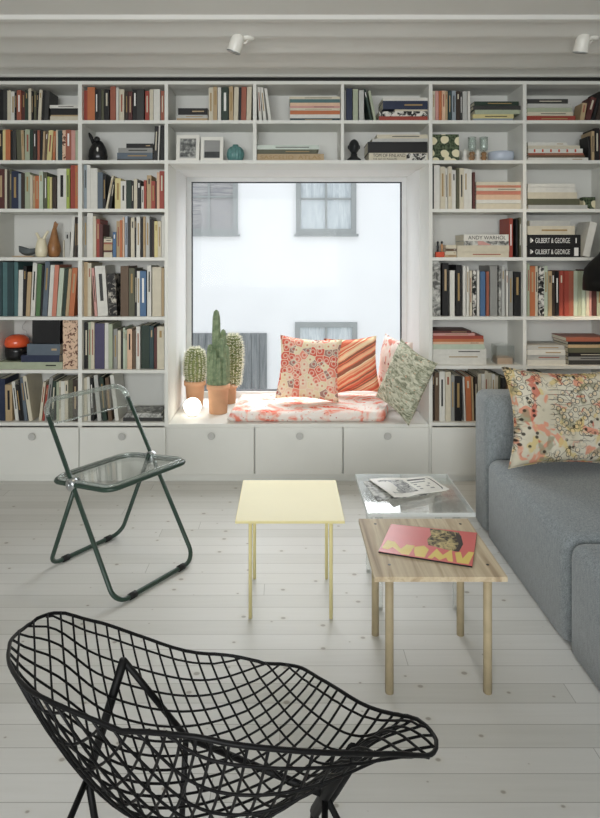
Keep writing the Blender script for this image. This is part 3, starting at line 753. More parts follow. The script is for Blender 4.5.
upright(5, 4, [(432.8, 442, 260.8, 'bwgrey'), (442.5, 450, 263, 'black'), (450.2, 456, 270.5, 'white'), (456.2, 463, 265, 'black'), (463.2, 466.5, 266, 'white'), (466.7, 469.5, 266, 'white'), (470, 473, 270.5, 'cream'), (473.2, 477.3, 270.5, 'bw'), (477.5, 480.4, 270.5, 'white'), (480.6, 486.5, 271.5, 'blue'), (486.7, 490, 271.5, 'terra'), (490.3, 499, 266, 'grey'), (499.2, 502, 266, 'bwgrey'), (502.2, 506, 266, 'lgrey'), (506.5, 509, 271, 'white'), (509.2, 514, 271, 'grey'), (514.3, 522.3, 272, 'black')])
stack(5, 5, [(433, 471.5, 2.5, 'maroon'), (433, 475, 2.6, 'pink'), (433, 483.5, 3.2, 'red'), (433, 484, 3, 'orange'), (433, 484, 2.4, 'peach'), (433, 484.5, 5, 'pgreen'), (433, 486.5, 5, 'white'), (433, 486.5, 5.5, 'white'), (433, 486.8, 5, 'white')], name='magazine', word='magazine')
upright(5, 6, [(432.8, 435, 372, 'dbrown'), (435.2, 439.3, 373, 'brown'), (439.5, 445, 371.5, 'white'), (445.5, 451, 372, 'cream'), (451.3, 454.8, 375, 'grey'), (455, 462, 376, 'black'), (464.6, 466.2, 377, 'white', -1.6), (466.6, 472, 376.5, 'orange', -1.4), (472.6, 474.4, 377, 'tan', -1.2), (475, 478, 377, 'dbrown'), (478.5, 481.8, 374, 'cream'), (482, 485, 374, 'white'), (485.2, 488.5, 371.5, 'cream'), (488.7, 492, 373, 'cream'), (492.2, 495, 374, 'white'), (495.2, 498.5, 376, 'cream'), (498.7, 501, 376, 'olive'), (502, 506, 378, 'char'), (506.5, 511, 380, 'brown')])
stack(6, 0, [(527.3, 568, 4.6, 'char'), (527.3, 571, 4.2, 'lgrey'), (527.3, 572, 4.2, 'sage'), (527.3, 573, 3.8, 'cream'), (527.3, 576, 5.5, 'red')])
upright(6, 0, [(580, 584.4, 103, 'tan', 3), (585, 590.5, 97, 'maroon', 7), (591.5, 594.5, 91, 'black', 8), (596, 601, 92, 'dbrown', 6)], x_end=612)
dsh = stack(6, 1, [(528, 567.5, 3.5, 'white'), (528, 580, 3, 'cream'), (528.5, 583, 4.4, 'white'), (528.5, 584, 2.2, 'terra'), (528.5, 585, 2.4, 'brown'), (528, 588.5, 3.4, 'white')], labels={2: 1})
upright(6, 1, [(589, 591.4, 136, 'black', -.6), (591.6, 594.6, 131, 'tan'), (595, 599.6, 128, 'black'), (600, 604, 129, 'maroon'), (604.4, 610, 131, 'grey')])
stack(6, 2, [(528, 575.5, 3.5, 'white'), (528, 575.5, 5.2, 'white'), (528, 577.5, 6.4, 'cream'), (528, 580, 6.2, 'olive'), (528.5, 588, 4.4, 'lgrey')])
gil = stack(6, 3, [(530, 570.5, 5.5, 'lgrey'), (527.6, 575, 8.8, 'cream'), (527.6, 581, 11.6, 'black'), (527.6, 581, 11, 'black')], labels={2: 1, 3: 1})
upright(6, 3, [(583, 590, 222, 'white', 8)], x_end=612)
upright(6, 4, [(527.5, 530, 263.5, 'sage'), (530.2, 535.5, 266, 'orange'), (535.7, 538.5, 266, 'cream'), (539, 544.3, 266.5, 'bw'), (544.5, 548, 266, 'pgreen'), (548.3, 552, 271, 'tan'), (552.2, 555.6, 271, 'dbrown'), (556, 559.6, 271, 'black'), (560, 564.4, 271, 'red'), (564.6, 569, 271, 'red'), (569.2, 574, 271, 'terra'), (574.5, 578.4, 271, 'pgreen'), (578.6, 582.4, 271, 'sage'), (582.6, 586.5, 271, 'pgreen'), (587, 590, 272, 'cream'), (590.2, 592.5, 272, 'pink'), (592.7, 597, 270, 'maroon'), (597.5, 603, 272, 'sage'), (603.5, 610, 271, 'brown')])
stack(6, 5, [(527.5, 565, 4.6, 'lgrey'), (527.5, 565.5, 5, 'white'), (527.5, 566, 5, 'lgrey'), (527.5, 566, 4.6, 'white')], name='magazine', word='magazine', key='left ')
stack(6, 5, [(566.5, 612, 4, 'terra'), (568, 612, 3, 'black'), (568, 612, 3.2, 'tan'), (568, 612, 5, 'olive'), (568.5, 612, 4, 'black'), (568.5, 612, 3.6, 'grey'), (569, 612, 4.4, 'char')], key='right ', d=.22)
upright(6, 6, [(527.5, 531, 373, 'maroon'), (531.5, 534, 374, 'cream'), (534.5, 538, 373, 'white'), (538.5, 545, 374, 'black'), (546, 551, 377, 'dbrown')])

# lettering that can be read
def letter(st, i, body, u0, u1, v0, v1, mat, nm='title_lettering'):
    o, X0, L, t = st[i]
    return text_part(nm, body, L*u0, L*u1, t*v0, t*v1, 0, mat, o)
letter(andy, 0, 'ANDY WARHOL', .10, .94, .22, .80, M['ink'])
letter(tom, 3, 'TOM OF FINLAND', .07, .62, .48, .90, M['ink'])
letter(tom, 3, 'THE ART OF PLEASURE', .07, .48, .14, .34, M['ink'], 'subtitle_lettering')
o, X0, L, t = tom[3]
MB().box(L*.64, L*.985, -.0005, .0004, t*.06, t*.94).obj('cover_picture', M['bw'], o)
for i in (2, 3):
    letter(gil, i, 'GILBERT & GEORGE', .15, .80, .28, .72, M['whiteink'])
    o, X0, L, t = gil[i]
    MB().prism([(L*.055, t*.3), (L*.065, t*.3), (L*.065, t*.72), (L*.055, t*.72)], -.0005, .0004).add([(L*.075, -.0005, t*.3), (L*.115, -.0005, t*.5), (L*.075, -.0005, t*.72), (L*.075, .0004, t*.3), (L*.115, .0004, t*.5), (L*.075, .0004, t*.72)], [(0, 1, 2), (3, 5, 4), (0, 3, 4, 1), (1, 4, 5, 2), (2, 5, 3, 0)]).obj('arrow_mark', M['whiteink'], o)
letter(gil, 2, '1', .905, .925, .28, .72, M['whiteink'], 'volume_number')
o, X0, L, t = gil[3]
MB().box(L*.88, L*.96, -.0005, .0004, t*.12, t*.88).obj('volume_label', M['whiteink'], o)
letter(atl, 2, 'SASCELID  ATLAS', .05, .95, .25, .78, M['gilt'])
o, X0, L, t = andy[1]
q = MB()
MB().prism([(L*.32, t*.05), (L*.62, t*.05), (L*.42, t*.95), (L*.30, t*.95)], -.0005, .0004).obj('cover_picture', BM['pink'], o)
o, X0, L, t = dsh[2]
q = MB()
for k in range(6): q.box(L*(.10+.15*k), L*(.13+.15*k), -.0005, .0004, t*.2, t*.85)
q.obj('spine_marks', M['redink'], o)
# navy heads on the three leaning white spines, tan jacket on the teal book etc. come as spine bands above

# ------------------------------------------------------------------ ornaments on the shelves
def shelfz(c, r): return PZ((ROWS_R if c >= 5 else ROWS_L)[r])+.0004
def bendtube(mb, pts, radii, seg=14):
    # smooth tube with varying radius through points
    n = len(pts); P_ = []; R_ = []
    for i in range(n-1):
        for k in range(6):
            f = k/6; a = pts[max(i-1, 0)]; b_ = pts[i]; c_ = pts[i+1]; d_ = pts[min(i+2, n-1)]
            cr = [0.5*((2*b_[j])+(-a[j]+c_[j])*f+(2*a[j]-5*b_[j]+4*c_[j]-d_[j])*f*f+(-a[j]+3*b_[j]-3*c_[j]+d_[j])*f**3) for j in range(3)]
            P_.append(cr); ff = f*f*(3-2*f); R_.append(radii[i]*(1-ff)+radii[i+1]*ff)
    P_.append(pts[-1]); R_.append(radii[-1])
    o = len(mb.v); m = MB().tube(P_, 1, seg)
    P2 = [Vector(p) for p in P_]
    for i in range(len(P_)):
        for k in range(seg):
            v = Vector(m.v[i*seg+k]); m.v[i*seg+k] = tuple(P2[i]+(v-P2[i])*R_[i])
    mb.add(m.v, m.f); return mb
CER = {}
CER['cream'] = plain('cream_glazed_ceramic', (226, 218, 190), .3, .03, 12, .5)
CER['brown'] = plain('mottled_brown_ceramic', (158, 112, 72), .35, .22, 26, .5)
CER['grey'] = plain('dark_grey_ceramic', (88, 94, 96), .4, .08, 14, .5)
CER['black'] = plain('black_glazed_ceramic', (24, 24, 26), .25, .1, 14, .5)
CER['teal'] = plain('teal_glazed_ceramic', (96, 140, 138), .35, .2, 34, .5)
CER['tan'] = plain('tan_stoneware', (202, 178, 150), .5, .05, 14)
CER['bronze'] = plain('dark_bronze', (40, 42, 44), .38, .14, 22, .5)
CER['orange'] = plain('glossy_orange_enamel', (226, 92, 52), .18, .04, 6, .6)
CER['white'] = plain('white_porcelain', (232, 230, 222), .3, .03, 12, .5)
CER['pblue'] = plain('pale_blue_ceramic', (184, 194, 208), .35, .04, 10, .5)
CER['redwood'] = plain('red_painted_wood', (206, 84, 56), .45, .05, 16)
CER['skin'] = plain('carved_pale_wood', (196, 150, 110), .5, .05, 16)
# far-left column, fourth shelf
z = shelfz(0, 3); Y = 4.10
o = MB().lathe([(.03, 0), (.07, .002), (.078, .008), (.074, .010), (.028, .004), (.001, .004)], 28, sq=(1, .8)).obj('dish', CER['tan'], smooth=True, fix=True)
o.location = (PX(23.5, Y), Y, z); tag(o, 'low tan saucer lying on the fourth shelf under the grey boat-shaped bowl', 'dish')
m = MB(); N = 20
prof = []
for i in range(N+1):
    u = -1+2*i/N; wdt = .042*sqrt(max(.0, 1-u*u))+.0015; top = .046+.022*(-u if u < 0 else .25*u); bot = .026*abs(u)**2.2
    for (a, ww, zz) in ((-1, 1, top), (-.55, .75, bot+.3*(top-bot)), (0, 0, bot), (.55, .75, bot+.3*(top-bot)), (1, 1, top), (.85, .8, top-.002), (0, 0, bot+.004), (-.85, .8, top-.002)):
        prof.append((u*.062, (1 if a > 0 else -1)*ww*wdt if ww else 0, zz))
fs = []
for i in range(N):
    for k in range(8): k2 = (k+1) % 8; fs.append((i*8+k, i*8+k2, (i+1)*8+k2, (i+1)*8+k))
fs += [tuple(range(8)), tuple(N*8+k for k in range(8))]
m.add(prof, fs)
o = m.obj('bowl', CER['grey'], smooth=False, fix=True); o.location = (PX(28, Y), Y, z+.0105); tag(o, 'dark grey boat-shaped bowl with a raised prow beside the cream two-horned vase', 'bowl')
v = empty('vase', 'cream ceramic vase with two horn-like spouts on the fourth shelf', 'vase', (PX(41.5, Y), Y, z))
MB().lathe([(.028, 0), (.037, .012), (.041, .04), (.039, .07), (.032, .098), (.028, .115), (.022, .128), (.004, .132)], 26).obj('body', CER['cream'], v, True)
for s in (-1, 1):
    bendtube(MB(), [(s*.010, 0, .10), (s*.016, 0, .125), (s*.027, 0, .150), (s*(.036 if s < 0 else .046), 0, .166 if s < 0 else .178)], [.016, .012, .009, .0085]).obj('spout', CER['cream'], v, True)
v = empty('vase', 'mottled brown fish-shaped ceramic vase behind the cream two-horned one', 'vase', (PX(54, 4.17), 4.17, z))
MB().lathe([(.024, 0), (.036, .01), (.046, .04), (.045, .07), (.036, .105), (.028, .135), (.023, .16), (.018, .185), (.012, .205), (.003, .21)], 26, bend=lambda q: (.00+.11*q*q, 0)).obj('body', CER['brown'], v, True)
m = MB().prism([(-.010, .185), (.012, .185), (.030, .235), (.022, .232), (.010, .250), (.002, .240)], -.006, .006); m.obj('tail_fin', CER['brown'], v)
# far-left column, sixth shelf: orange lamp, black box
z = shelfz(0, 5); zb = z+.0
stack_h = 7*4.03/600
Y = 4.14; cx = PX(17.2, Y)
v = empty('table_lamp', 'glossy orange domed lamp on a round black base, on the sage book', 'lamp', (cx, Y, z+stack_h+.0008))
MB().lathe([(.058, 0), (.070, .004), (.076, .03), (.079, .06), (.076, .084), (.02, .086)], 32).obj('base', CER['black'], v, True)
MB().lathe([(.04, .087), (.076, .090), (.082, .108), (.080, .128), (.072, .150), (.045, .166), (.012, .172), (.001, .1725)], 32).obj('dome_shade', CER['orange'], v, True)
bendtube(MB(), [(.015, .05, .20), (.0, .09, .225), (.012, .11, .25), (-.004, .128, .272)], [.002]*4, 6).obj('cord', M['knob'], v, True)
bendtube(MB(), [(.015, .05, .20), (.035, .07, .178), (.03, .076, .10), (.03, .075, .03)], [.002]*4, 6).obj('cord', M['knob'], v, True)
Yb = 4.045
o = MB().box(PX(32, Yb), PX(60, Yb), Yb, Yb+.09, z+25*4.03/600-.0005, z+25*4.03/600+.160).obj('storage_box', CER['black'], bevel=.003)
tag(o, 'plain matt black box standing on the blue books beside the orange lamp', 'box')
# second column, second shelf: black animal vase, small cream box
z = shelfz(1, 1); Y = 4.12
v = empty('figurine', 'black glazed ceramic animal figure with a raised long ear on the second shelf', 'ornament', (PX(98, Y), Y, z))
MB().lathe([(.045, 0), (.062, .012), (.066, .045), (.060, .085), (.047, .115), (.034, .138), (.022, .150), (.004, .154)], 26, sq=(1, .8)).obj('body', CER['black'], v, True)
MB().ell((-.003, -.01, .158), (.021, .026, .022)).obj('head', CER['black'], v, True)
bendtube(MB(), [(-.024, 0, .12), (-.038, 0, .152), (-.048, 0, .178), (-.062, 0, .206)], [.014, .012, .013, .006]).obj('ear', CER['black'], v, True)
MB().ell((.012, -.049, .085), (.006, .005, .016)).obj('highlight_patch', CER['white'], v, True)
zz = z
o = MB().box(0, .054, 0, .06, 0, .030).obj('small_box', CER['cream'], bevel=.002); o.location = (PX(112.3, 4.16), 4.22, z+17.6*4.03/600*0+.0)
o.location = (PX(112.0, 4.22)-.022, 4.20, z); tag(o, 'small cream box on the second shelf left of the flat grey books', 'box')
# above the window: two photo frames, teal vase
z = shelfz(2, 1)
def photo_frame(xa, xb, ytop, Y, label, lean=.16):
    wd = (xb-xa)*Y/600; h = PZ(ytop, Y)-z; e = empty('photo_frame', label, 'picture frame', (PX(xa, Y), Y, z+.0035), 0, 'photo frames above the window')
    e.rotation_euler = (-lean, 0, 0)
    b_ = .022; m = MB(); m.box(0, b_, 0, .014, 0, h).box(wd-b_, wd, 0, .014, 0, h).box(b_, wd-b_, 0, .014, 0, b_).box(b_, wd-b_, 0, .014, h-b_, h)
    m.obj('frame', CER['white'], e)
    MB().box(b_, wd-b_, .008, .012, b_, h-b_).obj('backing', M['knob'], e)
    return e, b_, wd, h
e, b_, wd, h = photo_frame(176, 199, 134.3, 4.07, 'white frame with a tall grey tree photograph, left of the two frames')
MB().box(b_+.004, wd-b_-.004, .004, .008, b_+.012, h-b_-.006).obj('photograph', M['photo'], e)
e, b_, wd, h = photo_frame(200.5, 223, 136.3, 4.07, 'white frame with a hazy grey landscape photograph, beside the teal vase')
MB().box(b_+.003, wd-b_-.003, .004, .008, b_+.006+.32*(h-2*b_), h-b_-.004).obj('photograph', M['grad'] if 'grad' in M else plain('hazy_grey_print', (150, 150, 148), .4, .1, 6), e)
MB().box(b_+.003, wd-b_-.003, .004, .008, b_+.006, b_+.006+.32*(h-2*b_)).obj('photograph', plain('dark_grey_print', (70, 72, 72), .4, .2, 30), e)
Y = 4.12
o = MB().lathe([(.026, 0), (.045, .012), (.056, .04), (.058, .062), (.052, .088), (.038, .106), (.020, .114), (.019, .124), (.015, .124), (.014, .112)], 64, rib=(16, .045)).obj('vase', CER['teal'], smooth=True)
o.location = (PX(235.5, Y), Y, z); tag(o, 'round ribbed teal ceramic vase right of the two white photo frames', 'vase')
# bust
z = shelfz(4, 1); Y = 4.11
v = empty('bust', 'dark bronze head bust on the shelf above the window', 'sculpture', (PX(354, Y), Y, z))
m = MB().lathe([(.048, 0), (.050, .014), (.044, .026), (.030, .036), (.022, .046), (.022, .062)], 24, sq=(1, .8)); m.obj('shoulders', CER['bronze'], v, True)
b_ = MB().ell((0, 0, .108), (.036, .042, .052), 24, 16)
for i, p in enumerate(b_.v):
    x, y, zq = p; 
    nose = exp(-((x/.007)**2+((zq-.106)/.014)**2))*.014; brow = exp(-(((abs(x)-.014)/.010)**2+((zq-.119)/.006)**2))*.003
    eye = exp(-(((abs(x)-.013)/.008)**2+((zq-.111)/.006)**2))*.006; lip = exp(-((x/.012)**2+((zq-.083)/.006)**2))*.005
    if y < 0: y -= nose+brow+lip-eye
    if zq < .09: x *= 1-.9*(.09-zq)/.04*.3
    b_.v[i] = (x, y, zq)
b_.obj('head', CER['bronze'], v, True)
for s in (-1, 1): MB().ell((s*.037, .004, .106), (.006, .010, .014), 10, 8).obj('ear', CER['bronze'], v, True)
# first column right of the window, second shelf
z = shelfz(5, 1)
o = MB().box(0, PX(459.5, 4.05)-PX(432.8, 4.05), 0, .018, 0, PZ(134, 4.05)-z).obj('canvas', M['blossom'], bevel=.001, bseg=1)
o.location = (PX(432.8, 4.05)+.001, 4.05, z+.003); o.rotation_euler = (-.10, 0, 0); tag(o, 'small dark green canvas with cream blotches leaning on the second shelf', 'picture')
for xx, lab in ((472, 'pale green glass goblet with amber stem, next to the dark green canvas'), (483.8, 'pale green glass goblet with amber stem, next to the pale blue bowl')):
    Y = 4.10; v = empty('goblet', lab, 'glass', (PX(xx, Y), Y, z), 0, 'goblets on the second shelf')
    MB().lathe([(.020, 0), (.026, .003), (.022, .010), (.014, .018), (.023, .032), (.014, .046), (.021, .058), (.016, .070), (.004, .074)], 20).obj('stem', M['amber_glass'], v, True)
    MB().lathe([(.012, .074), (.024, .082), (.027, .105), (.026, .14), (.028, .172), (.026, .172), (.023, .14), (.024, .106), (.020, .085), (.002, .078)], 24).obj('cup', M['green_glass'], v, True)
for xx, lab in ((464.7, 'white porcelain stacked-ball ornament beside the dark green canvas'), (477.9, 'white porcelain stacked-ball ornament between the two goblets')):
    Y = 4.145; o = MB().lathe([(.020, 0), (.022, .004), (.013, .014), (.021, .030), (.022, .040), (.012, .054), (.018, .068), (.019, .080), (.009, .094), (.004, .100)], 20).obj('ornament', CER['white'], smooth=True)
    o.location = (PX(xx, Y), Y, z); tag(o, lab, 'ornament', 'white ornaments between the goblets')
Y = 4.13
o = MB().lathe([(.05, 0), (.078, .006), (.091, .03), (.093, .062), (.090, .075), (.086, .075), (.088, .06), (.084, .03), (.06, .012), (.001, .011)], 36, sq=(1, .85)).obj('bowl', CER['pblue'], smooth=True)
o.scale = (.94, .94, 1); o.location = (PX(501, Y), Y, z); tag(o, 'pale blue shallow round bowl right of the goblets on the second shelf', 'bowl')
Y = 4.245
o = MB().box(0, PX(508, Y)-PX(461, Y), 0, .003, 0, .112).obj('card', CER['white']); o.location = (PX(461, Y), Y, z); o.rotation_euler = (-.12, 0, 0); tag(o, 'plain white card propped behind the goblets on the second shelf', 'card')
# little red figures
z = shelfz(5, 3); Y = 4.09
v = empty('figurine', 'pair of tiny carved figures standing on a small red block', 'ornament', (PX(439.8, Y), Y, z))
MB().box(-.029, .029, -.02, .02, 0, .036).obj('block', CER['redwood'], v, bevel=.004)
for s in (-1, 1):
    b_ = MB().lathe([(.004, .036), (.009, .040), (.006, .058), (.010, .072), (.007, .086), (.003, .092)], 12, (s*.014, 0, 0)); b_.obj('figure', CER['skin'] if s > 0 else CER['bronze'], v, True)
    MB().ell((s*.014, 0, .100), (.0085, .0085, .010), 12, 8).obj('head', CER['bronze'], v, True)
# clear cube
z = shelfz(5, 5); Y = 4.10
v = empty('display_box', 'clear acrylic cube with a peach block inside, beside the stacked magazines', 'box', (PX(502.5, Y), Y, z))
a = .058; m = MB(); hgt = .125
m.box(-a, a, -a, -a+.003, 0, hgt).box(-a, a, a-.003, a, 0, hgt).box(-a, -a+.003, -a+.003, a-.003, 0, hgt).box(a-.003, a, -a+.003, a-.003, 0, hgt).box(-a+.003, a-.003, -a+.003, a-.003, hgt-.003, hgt)
m.obj('case', M['acrylic'], v)
MB().box(-.052, .052, -.05, .05, 0, .042).obj('block', BM['peach'], v, bevel=.004)
# small blossom box
z = shelfz(6, 2); Y = 4.17
o = MB().box(0, .085, 0, .06, 0, .10).obj('small_box', M['blossom'], bevel=.002); o.location = (PX(581, 4.25), 4.215, z)
tag(o, 'small box with a cream blotch print at the right end of the third shelf', 'box')

# ------------------------------------------------------------------ cacti and globe lamp on the window seat
SZ = NZ0+.0003
def pot(parent, rt, rb, h, rim=.035):
    MB().lathe([(rb*.55, 0), (rb, .001), (rb+(rt-.008-rb)*.8, h-rim), (rt-.001, h-rim), (rt, h), (rt-.010, h), (rt-.014, h-.02), (.001, h-.021)], 36).obj('pot', M['terracotta'], parent, True)
    MB().lathe([(rt-.0135, h-.020), (rt*.6, h-.012), (.001, h-.010)], 24).obj('soil', M['soil'], parent, True)
def cactus_stem(name, parent, base, pts, ribs, amp, mat, spine_mat, rows, slen, per, seed, sr=.0011, smat='spine'):
    """pts: (r, z) profile; base xy; spines along the ribs"""
    rr = random.Random(seed); seg = ribs*4; m = MB(); m.lathe(pts, seg, base, rib=(ribs, amp))
    o = m.obj(name, mat, parent, True)
    sp = MB(); zs = [p[1] for p in pts]
    for k in range(ribs):
        a = 2*pi*k/ribs
        for j in range(rows):
            zq = zs[0]+(zs[-1]-zs[0])*(j+.5+rr.uniform(-.2, .2))/rows
            for i in range(len(pts)-1):
                if pts[i][1] <= zq <= pts[i+1][1]:
                    f = (zq-pts[i][1])/max(1e-6, pts[i+1][1]-pts[i][1]); r = pts[i][0]+(pts[i+1][0]-pts[i][0])*f
                    sl = (pts[i+1][0]-pts[i][0])/max(1e-6, pts[i+1][1]-pts[i][1]); break
            r *= (1+amp)
            p = Vector((base[0]+r*cos(a), base[1]+r*sin(a), base[2]+zq)); nrm = Vector((cos(a), sin(a), -max(-6, min(6, sl)))).normalized()
            for q in range(per):
                d = (nrm+Vector((rr.uniform(-.8, .8), rr.uniform(-.8, .8), rr.uniform(-.6, .8)))).normalized()
                sp.tube([p-d*.002, p+d*slen*rr.uniform(.6, 1.1)], sr, 3, cap=False, r_end=sr*.25)
    sp.obj('spines', spine_mat, o)
    return o
# pot 1: round white-spined cactus
Y = 4.50
v = empty('potted_cactus', 'squat barrel cactus with white spines in a terracotta pot, leftmost on the sill', 'plant', (PX(195, Y), Y, SZ))
pot(v, .082, .060, .188)
cactus_stem('stem', v, (0, 0, .172), [(.058, 0), (.070, .03), (.078, .08), (.080, .13), (.076, .18), (.063, .225), (.042, .25), (.018, .262), (.003, .264)], 18, .06, M['cactus2'], M['spine'], 17, .019, 6, 1, .0019)
# pot 2: columnar cactus
Y = 4.29
v = empty('potted_cactus', 'tall green columnar cactus clump in a terracotta pot beside the glowing globe', 'plant', (PX(218.3, Y), Y, SZ))
pot(v, .084, .064, .208)
def col(base, h, r, ribs, seed, lean=(0, 0)):
    return [(r*.75, 0), (r*.95, h*.1), (r, h*.35), (r*.96, h*.7), (r*.85, h*.9), (r*.55, h*.975), (r*.2, h*.998), (.002, h)]
for (bx, by, h, r, sd) in ((-.016, .012, .545, .028, 2), (-.056, .0, .30, .025, 3), (.022, -.020, .345, .030, 4), (-.024, -.044, .275, .028, 5), (.054, .010, .29, .025, 6), (.008, -.054, .215, .024, 7), (.030, .048, .40, .024, 8), (-.050, -.040, .19, .020, 9), (.046, -.042, .21, .021, 10)):
    cactus_stem('stem', v, (bx, by, .19), col((bx, by), h, r, 7, sd), 7, .16, M['cactus'], M['bare_spine'], max(8, int(h/.03)), .010, 2, sd, .0007)
# pot 3 behind: woolly column
Y = 4.58
v = empty('potted_cactus', 'woolly white-spined column cactus half hidden behind the tall green one', 'plant', (PX(228.5, Y), Y, SZ))
pot(v, .07, .055, .15, .03)
cactus_stem('stem', v, (.034, 0, .135), [(.045, 0), (.056, .06), (.064, .14), (.068, .23), (.066, .30), (.052, .355), (.03, .382), (.003, .39)], 18, .06, M['cactus2'], M['spine'], 20, .026, 6, 12, .0019)
Y = 4.20
v = empty('globe_lamp', 'small glowing white globe lamp on the sill before the cacti', 'lamp', (PX(192.5, Y), Y, SZ))
MB().lathe([(.030, 0), (.034, .004), (.030, .010), (.02, .012)], 24).obj('base', CER['white'], v, True)
MB().ell((0, 0, .068), (.062, .062, .060), 28, 18).obj('globe', M['globe'], v, True)

# ------------------------------------------------------------------ cushions
def pillow(name, w, h, t, mat, label, cat='cushion', group=None, n=26, seed=0, notch=.10):
    rr = Vector((seed*3.1, seed*1.7, 0)); v = []; f = []
    for side in (-1, 1):
        for j in range(n+1):
            for i in range(n+1):
                u = -1+2*i/n; q = -1+2*j/n
                prof = max(0, (1-u**4))*max(0, (1-q**4)); th = t/2*prof**.55
                x = u*w/2*(1-notch*(1-q*q)*abs(u)**3); z_ = q*h/2*(1-notch*(1-u*u)*abs(q)**3)
                wr = mnoise.noise(Vector((u*1.7, q*1.7, side*2.0))+rr)*.016*prof + mnoise.noise(Vector((u*5, q*5, side*2.0))+rr)*.005*prof**.3
                v.append((x, side*(th+wr if prof > 0 else 0), z_))
    m = (n+1)**2
    for j in range(n):
        for i in range(n):
            a = j*(n+1)+i; f.append((a, a+1, a+n+2, a+n+1)); b2 = m+a; f.append((b2, b2+n+1, b2+n+2, b2+1))
    me = bpy.data.meshes.new(name); me.from_pydata(v, [], f); bm = bmesh.new(); bm.from_mesh(me)
    bmesh.ops.remove_doubles(bm, verts=bm.verts, dist=1e-5); bmesh.ops.recalc_face_normals(bm, faces=bm.faces); bm.to_mesh(me); bm.free()
    for p in me.polygons: p.use_smooth = True
    me.materials.append(mat)
    o = bpy.data.objects.new(name, me); COL.objects.link(o); tag(o, label, cat, group)
    # piped seam
    pts = []
    def edge(u, q): return (u*w/2*(1-notch*(1-q*q)*abs(u)**3), 0, q*h/2*(1-notch*(1-u*u)*abs(q)**3))
    K_ = 14
    for i in range(K_): pts.append(edge(-1+2*i/K_, -1))
    for i in range(K_): pts.append(edge(1, -1+2*i/K_))
    for i in range(K_): pts.append(edge(1-2*i/K_, 1))
    for i in range(K_): pts.append(edge(-1, 1-2*i/K_))
    MB().tube(pts, .0028, 6, True).obj('seam', mat, o, True)
    return o
def place(o, loc_, rx, ry, rz):
    o.matrix_world = Matrix.Translation(loc_) @ Matrix.Rotation(rz, 4, 'Z') @ Matrix.Rotation(rx, 4, 'X') @ Matrix.Rotation(ry, 4, 'Y')
# quilt pad
def quilt():
    x0, x1, y0, y1, h = -.365, NX1-.010, 4.03, 4.60, .068; nx, ny = 60, 28; v = []; f = []
    for s in (0, 1):
        for j in range(ny+1):
            for i in range(nx+1):
                u = i/nx; q = j/ny; ex = min(u, 1-u)*(x1-x0); ey = min(q, 1-q)*(y1-y0); e = min(1, min(ex, ey)/.035)
                rnd = sqrt(max(0, 1-(1-e)**2)); p = Vector((u*4.6, q*2.2, 0))
                zt = h*(.5+.5*rnd)+.012*mnoise.noise(p*1.1)*rnd+.006*mnoise.noise(p*3)*rnd
                zb = h*.45*(1-rnd)
                skew = .035*(1-q)*(-1 if u < .5 else 0)*(1-2*min(u, .5))
                w_ = min(1, max(0, (u-.77)/.09)); yf = y0+.30*w_*w_*(3-2*w_)
                v.append((x0+u*(x1-x0)+skew+.010*mnoise.noise(Vector((q*4, u, 3)))*(1-e)*(1-u), yf+q*(y1-yf), zt if s else zb))
    m = (nx+1)*(ny+1)
    for j in range(ny):
        for i in range(nx):
            a = j*(nx+1)+i; f.append((a, a+nx+1, a+nx+2, a+1)); b2 = m+a; f.append((b2, b2+1, b2+nx+2, b2+nx+1))
    def rimidx():
        r = [i for i in range(nx)]+[j*(nx+1)+nx for j in range(ny)]+[ny*(nx+1)+i for i in range(nx, 0, -1)]+[j*(nx+1) for j in range(ny, 0, -1)]
        return r
    r = rimidx()
    for k in range(len(r)): a, b2 = r[k], r[(k+1) % len(r)]; f.append((a, b2, m+b2, m+a))
    mb = MB(); mb.add(v, f); o = mb.obj('seat_pad', M['quilt'], smooth=True, fix=True); o.location = (0, 0, NZ0+.0005)
    tag(o, 'coral and white floral quilted seat pad lying on the window seat', 'cushion'); return o
quilt()
PT = NZ0+.086
o = pillow('cushion', .455, .455, .13, M['hex'], 'square cushion with coral rosette print, leftmost on the window seat', seed=1)
place(o, (PX(309, 4.36), 4.36, PT+.218), radians(-17), radians(3.5), radians(-4))
o = pillow('cushion', .40, .42, .13, M['stripe'], 'coral diagonal-striped cushion behind the rosette cushion against the window', seed=2)
place(o, (PX(352, 4.56), 4.56, PT+.205), radians(-9), radians(-3), radians(0))
o = pillow('cushion', .42, .44, .11, M['rose'], 'pale rose print cushion against the right niche wall, behind the sage cushion', seed=3)
place(o, (.80, 4.475, PT+.205), radians(-8), radians(2), radians(-72))
o = pillow('cushion', .40, .455, .12, M['leaf'], 'sage leaf print cushion standing on its corner at the right end of the window seat', seed=4)
ux = Vector((.157, -.33, -.107)).normalized(); vz = Vector((.12, .05, .44)); vz = (vz-ux*vz.dot(ux)).normalized(); ny_ = vz.cross(ux)
o.matrix_world = Matrix(((ux.x, ny_.x, vz.x, .802), (ux.y, ny_.y, vz.y, 4.080), (ux.z, ny_.z, vz.z, .652), (0, 0, 0, 1)))

